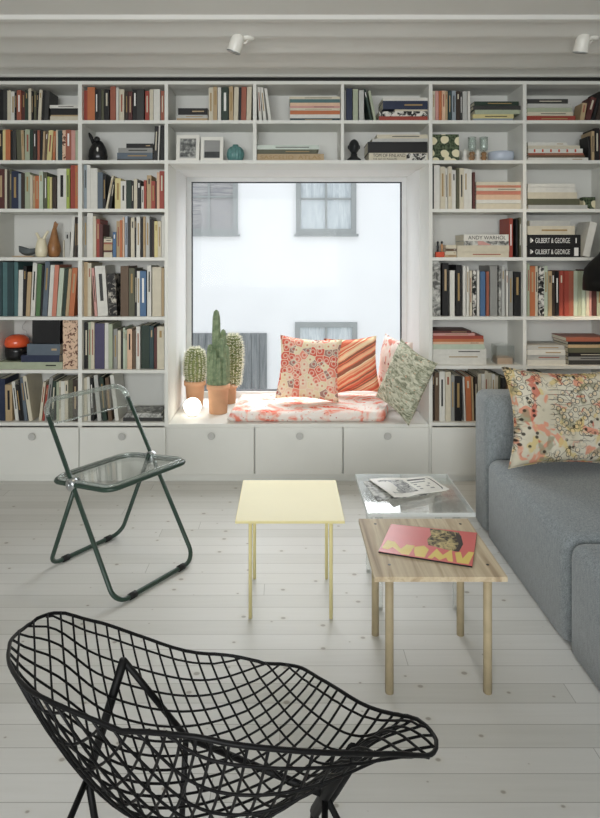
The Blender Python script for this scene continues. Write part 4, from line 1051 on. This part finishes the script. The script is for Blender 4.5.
# ------------------------------------------------------------------ sofa
def rbox(x0, x1, y0, y1, z0, z1, r, name, mat, parent, off, puff=0.0, seg=5):
    m = MB().box(x0, x1, y0, y1, z0, z1); m.v = [tuple(Vector(v)-off) for v in m.v]
    o = m.obj(name, mat, parent, smooth=True)
    bm = bmesh.new(); bm.from_mesh(o.data); zb = min(v.co.z for v in bm.verts)
    bmesh.ops.bevel(bm, geom=[e for e in bm.edges if max(v.co.z for v in e.verts) > zb+.01], offset=r, segments=seg, profile=.5, affect='EDGES', clamp_overlap=True)
    bmesh.ops.recalc_face_normals(bm, faces=bm.faces); bm.to_mesh(o.data); bm.free()
    for p in o.data.polygons: p.use_smooth = True
    return o
sf = empty('sofa', 'grey wool modular sofa with low back along the right side', 'sofa', (1.08, 1.2, 0)); S0 = Vector(sf.location)
rbox(1.072, 2.30, 3.225, 3.45, .015, .745, .05, 'arm_rest', M['sofa'], sf, S0)
rbox(1.068, 2.08, 2.300, 3.222, .015, .420, .055, 'seat_module', M['sofa'], sf, S0)
rbox(1.068, 2.08, 1.30, 2.294, .015, .420, .055, 'seat_module', M['sofa'], sf, S0)
rbox(2.09, 2.32, 1.30, 3.20, .015, .74, .065, 'backrest', M['sofa'], sf, S0)
m = MB()
for (x, y) in ((1.20, 3.34), (2.2, 3.34), (1.20, 2.4), (1.20, 1.42), (2.2, 1.42)):
    q = MB().lathe([(.025, 0), (.025, .016)], 14, (x, y, 0)); q.v = [tuple(Vector(v)-S0) for v in q.v]; q.obj('foot', M['cushion_gap'], sf)
o = pillow('cushion', .65, .50, .16, M['floral'], 'cream floral linen cushion leaning on the grey sofa arm', seed=6, notch=.15)
place(o, (PX(566.5, 3.06), 3.055, .422+.258), radians(-13), radians(1.5), radians(4))

# black floor lamp behind the sofa
Y = 3.73
v = empty('floor_lamp', 'black bell-shaded floor lamp behind the sofa arm at the right edge', 'lamp', (PX(619, Y), Y, 0))
MB().lathe([(.13, 0), (.135, .006), (.13, .016), (.02, .02)], 32).obj('base', M['black_steel'], v, True)
MB().tube([(0, 0, .018), (0, 0, 1.62)], .009, 12).obj('pole', M['black_steel'], v, True)
MB().lathe([(.020, 1.66), (.045, 1.655), (.065, 1.63), (.085, 1.57), (.115, 1.51), (.165, 1.46), (.195, 1.42), (.203, 1.36), (.205, 1.285), (.201, 1.285), (.198, 1.36), (.190, 1.415), (.160, 1.455), (.110, 1.505), (.080, 1.565), (.06, 1.625), (.042, 1.648), (.012, 1.652)], 40).obj('lamp_shade', M['black_steel'], v, True)
MB().ell((0, 0, 1.47), (.035, .035, .045), 16, 10).obj('bulb', M['bulb'], v, True)
l = bpy.data.lights.new('floor_lamp_light', 'POINT'); l.energy = 10; l.color = (1, .80, .55); l.shadow_soft_size = .05
lo = bpy.data.objects.new('floor_lamp_light', l); COL.objects.link(lo); lo.parent = v; lo.location = (0, 0, 1.435)

# ------------------------------------------------------------------ three small square tables
TZ = .438
v = empty('side_table', 'pale yellow metal side table with thin round legs in the middle', 'table', (.012, 2.62, 0)); T0 = Vector(v.location)
def tp(mb, name, mat, par, **kw): mb.v = [tuple(Vector(q)-T0) for q in mb.v]; return mb.obj(name, mat, par, **kw)
tp(MB().box(PX(235, 2.404), PX(345, 2.404), 2.404, 2.845, TZ-.011, TZ), 'tabletop', M['yellow_enamel'], v, bevel=.002)
for (x, y) in ((PX(250.3, 2.486), 2.486), (PX(331, 2.486), 2.486), (PX(254.5, 2.79), 2.79), (PX(326.5, 2.79), 2.79)):
    tp(MB().tube([(x, y, 0), (x, y, TZ-.0112)], .0075, 12), 'leg', M['yellow_enamel'], v, smooth=True)
v = empty('side_table', 'square striped wood side table with thick round legs near the sofa', 'table', (PX(441, 2.2), 2.2, 0)); T0 = Vector(v.location)
WX0, WX1, WY0, WY1 = PX(374.5, 1.985), PX(508, 1.985), 1.985, 2.427
tp(MB().box(WX0, WX1, WY0, WY1, TZ-.017, TZ), 'tabletop', M['wood_top'], v, bevel=.0015)
for (x, y) in ((.352, 2.064), (.690, 2.064), (.350, 2.378), (.687, 2.378)):
    tp(MB().tube([(x, y, 0), (x, y, TZ-.0172)], .0145, 18), 'leg', M['dowel'], v, smooth=True)
    tp(MB().lathe([(.0055, -.0005), (.0055, .0006), (.001, .0007)], 12, (x, y, TZ)), 'screw', M['screw'], v)
v = empty('side_table', 'clear acrylic side table holding a newspaper between yellow and wood tables', 'table', (PX(405, 2.7), 2.7, 0)); T0 = Vector(v.location)
AX0, AX1, AY0, AY1 = PX(355, 2.923), PX(447, 2.923), 2.478, 2.923
tp(MB().box(AX0+.004, AX1-.004, AY0+.004, AY1-.004, TZ-.016, TZ), 'tabletop', M['acrylic'], v)
m = MB(); m.box(AX0, AX1, AY0, AY0+.004, TZ-.016, TZ).box(AX0, AX1, AY1-.004, AY1, TZ-.016, TZ).box(AX0, AX0+.004, AY0+.004, AY1-.004, TZ-.016, TZ).box(AX1-.004, AX1, AY0+.004, AY1-.004, TZ-.016, TZ)
tp(m, 'polished_edge', M['acrylic_edge'], v)
for (x, y) in ((AX0+.06, AY0+.07), (AX1-.06, AY0+.07), (AX0+.06, AY1-.07), (AX1-.06, AY1-.07)):
    tp(MB().tube([(x, y, 0), (x, y, TZ-.0162)], .016, 18), 'leg', M['acrylic'], v, smooth=True)
# things on the tables: quads from the photograph, laid on the table top
def onT(x, y): Yq = 600*(CH-TZ-.004)/(y-256); return Vector((PX(x, Yq), Yq, 0))
def sheet(corners, t, z0, name, mat, parent=None, n=1, curl=None):
    a, b_, c_, d_ = corners; nx = 14; v = []; f = []
    for s in (0, 1):
        for j in range(nx+1):
            for i in range(nx+1):
                u = i/nx; q = j/nx; p = a.lerp(b_, u).lerp(d_.lerp(c_, u), q); zz = z0+(t if s else 0)+(curl(u, q) if curl else 0)
                v.append((p.x, p.y, zz))
    m = (nx+1)**2
    for j in range(nx):
        for i in range(nx):
            k = j*(nx+1)+i; f.append((k, k+nx+1, k+nx+2, k+1)); f.append((m+k, m+k+1, m+k+nx+2, m+k+nx+1))
    r = [i for i in range(nx)]+[j*(nx+1)+nx for j in range(nx)]+[nx*(nx+1)+i for i in range(nx, 0, -1)]+[j*(nx+1) for j in range(nx, 0, -1)]
    for k in range(len(r)): x_, y_ = r[k], r[(k+1) % len(r)]; f.append((x_, y_, m+y_, m+x_))
    mb = MB(); mb.add(v, f); return mb.obj(name, mat, parent, fix=True)
# magazine: quad TL, TR, BR, BL
q = [onT(391, 524.7), onT(477, 533.5), onT(472.3, 566.8), onT(378.5, 552)]
cen = (q[0]+q[2])/2
mg = empty('magazine', 'pink magazine with big yellow shapes lying on the wood side table', 'magazine', (cen.x, cen.y, TZ+.0006))
ql = [p-cen for p in q]
sheet(ql, .0055, 0, 'page_block', M['ink'], mg)
M['pinkcover'] = plain('pink_gloss_cover', (220, 112, 108), .3, .03, 10, .5)
M['yellowprint'] = plain('yellow_print', (232, 206, 110), .35, .03, 10, .5)
cov = sheet(ql, .0006, .0056, 'cover', M['pinkcover'], mg)
def cover_poly(uv, name, mat, z):
    pts = []
    for (u, w_) in uv:
        p = ql[0].lerp(ql[1], u).lerp(ql[3].lerp(ql[2], u), w_); pts.append((p.x, p.y))
    n = len(pts); mb = MB(); mb.add([(x, y, z) for x, y in pts]+[(x, y, z+.0003) for x, y in pts], [tuple(range(n)), tuple(range(n, 2*n))]+[(i, (i+1) % n, n+(i+1) % n, n+i) for i in range(n)])
    return mb.obj(name, mat, cov, fix=True)
cover_poly([(.04, .60), (.13, .62), (.22, .82), (.27, .66), (.36, .66), (.33, .97), (.25, .97), (.13, .80), (.09, .90), (.02, .88)], 'yellow_shape', M['yellowprint'], .0062)
cover_poly([(.36, .70), (.46, .62), (.52, .72), (.50, .97), (.40, .97), (.37, .84)], 'yellow_shape', M['yellowprint'], .0062)
cover_poly([(.53, .97), (.60, .66), (.68, .82), (.76, .62), (.80, .97), (.75, .97), (.72, .88), (.66, .98), (.60, .90), (.58, .97)], 'yellow_shape', M['yellowprint'], .0062)
cover_poly([(.80, .70), (.86, .66), (.89, .84), (.94, .62), (1.0, .62), (.96, .97), (.84, .97)], 'yellow_shape', M['yellowprint'], .0062)
M['portrait'] = m_bw('green_brown_portrait_print', 40, (58, 50, 34), (204, 184, 130), .40, .62)
cover_poly([(.46, .02), (.62, .03), (.80, .06), (.84, .22), (.86, .50), (.84, .66), (.74, .66), (.62, .62), (.50, .58), (.47, .40), (.50, .24)], 'portrait_print', M['portrait'], .0060)
cover_poly([(.76, .06), (.83, .16), (.87, .42), (.84, .64), (.80, .66), (.82, .42), (.78, .22)], 'dark_band', BM['dbrown'], .0064)
# newspaper
q = [onT(365, 482), onT(430, 478.5), onT(449, 490.5), onT(393, 502)]
q = [onT(369, 480.5), onT(430, 478), onT(449, 490), onT(394, 501)]
cen = (q[0]+q[2])/2; ql = [p-cen for p in q]
nw = empty('newspaper', 'folded black and white newspaper lying on the clear acrylic table', 'newspaper', (cen.x, cen.y, TZ+.0006))
crl = lambda u, w_: .012*(1-u)**2*(.3+.7*w_)+.004*sin(u*5+w_*2)**2
sheet([ql[0]+Vector((-.03, -.005, 0)), ql[0].lerp(ql[1], .6), ql[3].lerp(ql[2], .6)+Vector((0, -.0, 0)), ql[3]+Vector((-.07, .01, 0))], .003, 0, 'inner_sheets', M['bwgrey'], nw)
sheet(ql, .004, .0036, 'front_sheet', CER['white'], nw, curl=crl)
cov = nw
def news_poly(uv, name, mat, dz=.0004):
    mb = MB(); n = len(uv); vv = []
    for (u, w_) in uv:
        p = ql[0].lerp(ql[1], u).lerp(ql[3].lerp(ql[2], u), w_); vv.append((p.x, p.y, .0076+crl(u, w_)+dz))
    mb.add(vv+[(x, y, z+.0003) for x, y, z in vv], [tuple(range(n)), tuple(range(n, 2*n))]+[(i, (i+1) % n, n+(i+1) % n, n+i) for i in range(n)])
    return mb.obj(name, mat, nw, fix=True)
M['newsphoto'] = m_bw('grey_news_photograph', 46, (70, 72, 74), (206, 206, 202), .36, .60)
for i in range(4):
    u0 = .08+.105*i; news_poly([(u0, .14), (u0+.10, .14), (u0+.10, .86), (u0, .86)], 'news_photograph', M['newsphoto'] if i in (0, 2, 3) else M['photo'])
for w0, w1, u0, u1 in ((.14, .22, .56, .86), (.32, .38, .56, .80), (.46, .52, .56, .84), (.60, .66, .56, .78), (.74, .80, .56, .82)):
    news_poly([(u0, w0), (u1, w0), (u1, w1), (u0, w1)], 'text_line', BM['char'] if w0 < .2 else BM['grey'])
pr = [(.90, .06), (.945, .2), (.955, .5), (.94, .84), (.90, .95), (.925, .8), (.935, .5), (.925, .22)]
news_poly(pr, 'dark_arc', M['ink'])

# ------------------------------------------------------------------ green folding chair with clear seat
fc = empty('folding_chair', 'folding chair with dark green tube frame and clear seat and back', 'chair', (-.795, 2.893, 0))
fc.rotation_euler = (0, 0, radians(54))      # local x = width, local y = towards the back
HS, HZ = .06, .458
def arc(c, r, a0, a1, ax, ay, n=7):
    return [tuple(c[i]+r*(cos(a0+(a1-a0)*k/n)*ax[i]+sin(a0+(a1-a0)*k/n)*ay[i]) for i in range(3)) for k in range(n+1)]
def uframe(xw, s0, z0, s1, z1, r):
    """U: up-left leg top (s1,z1) down to the runner at (s0,z0) and up again"""
    d = Vector((0, s1-s0, z1-z0)).normalized()
    B = Vector((0, s0, z0)); X = Vector((1, 0, 0))
    pts = [Vector((-xw, s1, z1))]
    pts += [Vector(p) for p in arc(Vector((-xw+r, 0, 0))+B+d*r, r, pi, 1.5*pi, X, d)]
    pts += [Vector(p) for p in arc(Vector((xw-r, 0, 0))+B+d*r, r, 1.5*pi, 2*pi, X, d)]
    pts.append(Vector((xw, s1, z1))); return pts
RT = .0105
sl = (.287+.245)/(.80-.011)
zt = .742; st = -.245+(zt-.011)*sl
MB().tube(uframe(.236, -.252, .0145, st, zt, .065), RT, 12).obj('back_frame', M['green_tube'], fc, True)
MB().tube(uframe(.212, .272, .0145, HS-.01, HZ+.02, .06), RT, 12).obj('rear_leg_frame', M['green_tube'], fc, True)
# clear back panel with its thick rim
def hoop():
    d = Vector((0, sl, 1)).normalized(); X = Vector((1, 0, 0)); top = Vector((0, -.245+(.805-.011)*sl, .805)); lowz = .705
    low = Vector((0, -.245+(lowz-.011)*sl, lowz)); xw, r = .236, .065
    pts = [Vector((-xw, 0, 0))+low, Vector((-xw, 0, 0))+low.lerp(top, .3)]
    pts += [Vector(p) for p in arc(Vector((-xw+r, 0, 0))+top-d*r, r, pi, .5*pi, X, d)]
    pts += [Vector(p) for p in arc(Vector((xw-r, 0, 0))+top-d*r, r, .5*pi, 0, X, d)]
    pts += [Vector((xw, 0, 0))+low.lerp(top, .3), Vector((xw, 0, 0))+low]
    return pts, d
hp_, hd = hoop()
nrm = Vector((1, 0, 0)).cross(hd)
m = MB(); n = len(hp_)
m.add([p+nrm*.003 for p in hp_]+[p-nrm*.003 for p in hp_], [tuple(range(n)), tuple(range(2*n-1, n-1, -1))]+[(i, n+i, n+(i+1) % n, (i+1) % n) for i in range(n)])
bp = m.obj('backrest', M['chair_acrylic'], fc, fix=True)
sub = hp_[1:-1]
MB().tube([hp_[0].lerp(hp_[1], .99)]+sub[1:-1]+[hp_[-1].lerp(hp_[-2], .99)], RT+.0015, 12).obj('clear_rim', M['chair_rim'], bp, True)
MB().tube([hp_[0], hp_[-1]], .004, 8).obj('lower_rim', M['chair_rim'], bp, True)
# seat
def oct_(hw, s0, s1, r1, r2, z0, z1, n=6):
    P4 = [(-hw, s0, r1), (hw, s0, r1), (hw, s1, r2), (-hw, s1, r2)]; pts = []
    for k, (x, s, r) in enumerate(P4):
        cx_ = x+(r if x < 0 else -r); cy_ = s+(r if s == s0 else -r)
        a0 = [pi, 1.5*pi, 0, .5*pi][k]
        for i in range(n+1): a = a0+i*(pi/2)/n; pts.append((cx_+r*cos(a), cy_+r*sin(a)))
    return [Vector((x, y, z0+(z1-z0)*(y-s0)/(s1-s0))) for x, y in pts]
SO = oct_(.234, -.210, .245, .055, .085, .488, .434)
MB().tube(SO, RT, 10, True).obj('seat_frame', M['green_tube'], fc, True)
SI = oct_(.224, -.200, .235, .048, .078, .489, .436)
m = MB(); n = len(SI); m.add([p+Vector((0, 0, .004)) for p in SI]+[p-Vector((0, 0, .004)) for p in SI], [tuple(range(n)), tuple(range(2*n-1, n-1, -1))]+[(i, n+i, n+(i+1) % n, (i+1) % n) for i in range(n)])
se = m.obj('seat', M['chair_acrylic'], fc, fix=True)
SR = oct_(.222, -.198, .233, .046, .076, .500, .447)
MB().tube(SR, .0085, 8, True).obj('clear_rim', M['chair_rim'], se, True)
for s in (-1, 1):
    h_ = MB().lathe([(.012, -.019), (.027, -.017), (.029, -.006), (.029, .006), (.027, .017), (.012, .019)], 24)
    h_.xf(Matrix.Translation((s*.233, HS, HZ)) @ Matrix.Rotation(pi/2, 4, 'Y')); h_.obj('hinge_hub', M['steel'], fc, True)
    c_ = MB().lathe([(.002, 0), (.012, .001), (.013, .004), (.008, .007), (.002, .008)], 16); c_.xf(Matrix.Translation((s*.2525, HS, HZ)) @ Matrix.Rotation(s*pi/2, 4, 'Y')); c_.obj('hinge_cap', M['steel'], fc, True)
    for sv, xo in ((-.252, .145), (.272, .125)):
        MB().tube([(s*xo-.018, sv, .0145), (s*xo+.018, sv, .0145)], .0142, 12).obj('foot_pad', M['rubber'], fc, True)

# ------------------------------------------------------------------ black wire armchair
def nspline(kx, kv):
    n = len(kx); h = [kx[i+1]-kx[i] for i in range(n-1)]; A = [[0]*n for _ in range(n)]; r = [0]*n; A[0][0] = A[-1][-1] = 1
    for i in range(1, n-1):
        A[i][i-1] = h[i-1]; A[i][i] = 2*(h[i-1]+h[i]); A[i][i+1] = h[i]; r[i] = 6*((kv[i+1]-kv[i])/h[i]-(kv[i]-kv[i-1])/h[i-1])
    for i in range(n):
        p = A[i][i]; A[i] = [q/p for q in A[i]]; r[i] /= p
        for j in range(n):
            if j != i and A[j][i]: f = A[j][i]; A[j] = [a-f*b for a, b in zip(A[j], A[i])]; r[j] -= f*r[i]
    def ev(x):
        i = 0
        while i < n-2 and x > kx[i+1]: i += 1
        d = x-kx[i]; e = kx[i+1]-x; H = h[i]
        return r[i]*e**3/(6*H)+r[i+1]*d**3/(6*H)+(kv[i]/H-r[i]*H/6)*e+(kv[i+1]/H-r[i+1]*H/6)*d
    return ev
WO = Vector((-.176, 1.264, 0)); WYAW = radians(-19.9)
T_ = [-1, -.62, -.3, 0, .5, 1]
fy = nspline(T_, [-.37, -.26, -.15, .0, .2, .38]); fz = nspline(T_, [.845, .575, .41, .345, .365, .415])
S_ = [0, .3, .6, .8, 1]
fx = nspline(S_, [0, .16, .33, .42, .51]); fw_ = nspline(S_, [0, .03, .14, .22, .255])
def shell0(a, b_):
    s = (a-b_)/2; t = (a+b_)/2; q = abs(s); st_ = s*s*t*t*16
    x = (1 if s >= 0 else -1)*fx(q); y = fy(t)+(-.03*st_ if t < 0 else 0); z_ = fz(t)+fw_(q)+(.10 if t < 0 else .06)*st_
    z_ += .085*exp(-((a-.62)/.45)**2-((b_+.60)/.28)**2)+.03*exp(-((b_-.72)/.42)**2-((a+.70)/.20)**2)
    return WO+Vector((x*cos(WYAW)-y*sin(WYAW), x*sin(WYAW)+y*cos(WYAW), z_))
RC = [.5, .42, .70, .42]                  # corner radii of the shell: front, left wing, back, right wing
CORN = [(1, 1), (-1, 1), (-1, -1), (1, -1)]
def rim_ab(n):
    pts = []
    for k, (cx_, cy_) in enumerate(CORN):
        r_ = RC[k]
        for i in range(24): th = k*pi/2+(pi/2)*i/23; pts.append((cx_*(1-r_)+r_*cos(th), cy_*(1-r_)+r_*sin(th)))
    pts.append(pts[0]); seg = [0]
    for i in range(len(pts)-1): seg.append(seg[-1]+sqrt((pts[i+1][0]-pts[i][0])**2+(pts[i+1][1]-pts[i][1])**2))
    out = []; j = 0
    for i in range(n):
        u = seg[-1]*i/n
        while seg[j+1] < u: j += 1
        f = (u-seg[j])/max(1e-9, seg[j+1]-seg[j]); out.append((pts[j][0]+(pts[j+1][0]-pts[j][0])*f, pts[j][1]+(pts[j+1][1]-pts[j][1])*f))
    return out
# the welded rim dips and flares a little from the ideal shell: measured x and z offsets, in metres, at 80 points
RD = [(-0.000,0.027), (0.002,0.032), (0.005,0.036), (0.007,0.040), (0.008,0.040), (0.008,0.037), (0.006,0.030), (0.004,0.022), (0.002,0.013), (0.001,0.006), (-0.000,0.001), (-0.001,-0.003), (-0.002,-0.005), (-0.003,-0.005), (-0.003,-0.004), (-0.004,-0.003), (-0.004,-0.001), (-0.004,0.002), (-0.004,0.005), (-0.004,0.006), (-0.003,0.007), (-0.001,0.009), (-0.001,0.016), (-0.002,0.028), (-0.004,0.040), (-0.003,0.043), (-0.000,0.037), (0.005,0.028), (0.009,0.020), (0.013,0.016), (0.015,0.013), (0.018,0.012), (0.020,0.012), (0.021,0.013), (0.020,0.013), (0.019,0.012), (0.017,0.012), (0.015,0.011), (0.014,0.011), (0.013,0.013), (0.014,0.017), (0.015,0.024), (0.017,0.032), (0.018,0.040), (0.017,0.047), (0.014,0.050), (0.009,0.050), (0.003,0.046), (-0.003,0.041), (-0.009,0.037), (-0.015,0.035), (-0.021,0.035), (-0.025,0.035), (-0.027,0.035), (-0.025,0.034), (-0.020,0.032), (-0.015,0.029), (-0.009,0.025), (-0.004,0.021), (0.002,0.015), (0.007,0.011), (0.013,0.007), (0.019,0.002), (0.025,-0.006), (0.029,-0.015), (0.027,-0.026), (0.019,-0.039), (0.012,-0.051), (0.009,-0.059), (0.007,-0.061), (0.003,-0.056), (-0.003,-0.048), (-0.010,-0.039), (-0.016,-0.029), (-0.019,-0.018), (-0.018,-0.008), (-0.014,0.000), (-0.010,0.008), (-0.007,0.015), (-0.003,0.022)]
RAB = rim_ab(80)
RP = [shell0(*p) for p in RAB]
def shell(a, b_):
    wx = wz = ws_ = 0
    for (ra, rb), (dx, dz) in zip(RAB, RD):
        d2 = (ra-a)**2+(rb-b_)**2; w_ = 1/(d2+.0004)**2
        wx += w_*dx; wz += w_*dz; ws_ += w_
    k = .35+.65*min(1, (max(abs(a), abs(b_)))**2)
    return shell0(a, b_)+Vector((wx/ws_*k, 0, wz/ws_*k))
wc = empty('wire_armchair', 'black steel wire diamond-mesh armchair in the foreground', 'chair', (WO.x, WO.y, 0)); W0 = Vector(wc.location)
def clip(c0, sgn, fam):
    """how far a wire at parameter c0 runs before it meets the rounded rim, on side sgn"""
    key = (1 if c0 > 0 else -1, sgn) if fam == 0 else (sgn, 1 if c0 > 0 else -1)
    r_ = RC[CORN.index(key)]; L = 1-r_; q = abs(c0)
    return 1 if q <= L else L+sqrt(max(0, r_*r_-(q-L)**2))
NL = 21
m = MB()
for fam in (0, 1):
    for i in range(NL):
        c0 = -1+2*(i+.5)/NL
        lo_, hi_ = -clip(c0, -1, fam), clip(c0, 1, fam); pts = []
        for k in range(29):
            q = lo_+(hi_-lo_)*k/28
            p = shell(c0, q) if fam == 0 else shell(q, c0)
            pts.append(p-W0+(Vector((0, 0, -.0026)) if fam else Vector((0, 0, .0026))))
        m.tube(pts, .0026, 6)
m.obj('wire_mesh', M['wire'], wc, True)
m = MB(); m.tube([shell(*p)-W0 for p in rim_ab(160)], .0041, 8, True); m.obj('rim', M['wire'], wc, True)
def V(*p): return Vector(p)-W0
AL, AR = Vector((-.392, 1.44, .53)), Vector((.132, 1.197, .515))
J, MR = Vector((-.252, 1.497, .30)), Vector((.085, 1.336, .30))
KL = Vector((-.478, 1.44, .25))
def rod(name, pts, r): return MB().tube([Vector(p)-W0 for p in pts], r, 10).obj(name, M['black_steel'], wc, True)
rod('crossbar', [J, MR], .0075)
rod('seat_strut', [AL, J], .0075)
rod('seat_strut', [AL, AL.lerp(KL, .5), KL], .0105)
rod('seat_strut', [AR, MR, MR+(MR-AR)*.42], .0125)
rod('seat_strut', [AR+Vector((.022, .012, 0)), MR+Vector((.024, .012, 0)), MR+(MR-AR)*.42+Vector((.022, .012, 0))], .0105)
rod('leg', [J, J+Vector((-.006, -.015, -.15)), J+Vector((-.008, -.03, -.289))], .0075)
rod('leg', [KL, KL+Vector((.02, 0, -.12)), KL+Vector((.03, -.005, -.239))], .0085)
rod('leg', [MR, MR+Vector((.045, .04, -.12)), MR+Vector((.07, .06, -.289))], .0075)
rod('leg', [MR+(MR-AR)*.42, MR+(MR-AR)*.42+Vector((-.012, .04, -.19))], .0105)
rod('floor_runner', [J+Vector((-.008, -.03, -.2905)), KL+Vector((.03, -.005, -.2405)), KL+Vector((-.06, -.30, -.2405))], .0085)
rod('floor_runner', [MR+(MR-AR)*.42+Vector((-.012, .04, -.19)), MR+Vector((.07, .06, -.2905)), MR+Vector((-.03, -.24, -.2905))], .0085)
rod('rear_leg', [KL+Vector((-.06, -.30, -.2405)), KL+Vector((-.03, -.14, -.06)), KL], .0075)
rod('rear_leg', [MR+Vector((-.03, -.24, -.2905)), MR+Vector((-.01, -.1, -.10)), MR], .0075)

# ------------------------------------------------------------------ ceiling spotlights
def spot(x, y, label, tx, tz, head_dir):
    Y_ = 3.30; zc = CZ+.010
    e = empty('ceiling_spotlight', label, 'lamp', (PX(x, Y_), Y_, zc)); 
    MB().lathe([(.034, .002), (.036, -.004), (.034, -.018), (.012, -.02)][::-1], 24).obj('mount', CER['white'], e, True)
    MB().tube([(0, 0, -.016), (-.01, 0, -.034), (-.045, -.012, -.040)], .006, 10).obj('stem', CER['white'], e, True)
    h_ = MB().lathe([(.010, .050), (.030, .045), (.036, .02), (.038, -.045), (.036, -.050), (.030, -.046), (.028, -.01), (.002, -.008)][::-1], 24)
    d = Vector(head_dir).normalized(); R_ = d.to_track_quat('-Z', 'Y').to_matrix().to_4x4()
    h_.xf(Matrix.Translation((-.062, -.016, -.040)) @ R_); h_.obj('lamp_head', CER['white'], e, True)
    r_ = MB().lathe([(.0385, -.047), (.0395, -.0505), (.035, -.0535), (.0352, -.047)][::-1], 24); r_.xf(Matrix.Translation((-.062, -.016, -.040)) @ R_); r_.obj('trim_ring', M['steel'], e, True)
    b_ = MB().ell((0, 0, -.028), (.02, .02, .012), 14, 8); b_.xf(Matrix.Translation((-.062, -.016, -.040)) @ R_); b_.obj('bulb', M['bulb'], e, True)
    l = bpy.data.lights.new('spot_beam', 'SPOT'); l.energy = 12; l.color = (1, .84, .62); l.spot_size = radians(95); l.spot_blend = .9; l.shadow_soft_size = .03
    o = bpy.data.objects.new('spot_beam', l); COL.objects.link(o); o.parent = e; o.location = Vector((-.062, -.016, -.040))+d*.06
    o.rotation_euler = d.to_track_quat('-Z', 'Y').to_euler()
spot(248, 22, 'small white ceiling spotlight above the middle shelves, left of the two', 0, 0, (-.35, .15, -1))
spot(592, 20, 'small white ceiling spotlight near the right edge of the ceiling', 0, 0, (-.1, .3, -1))
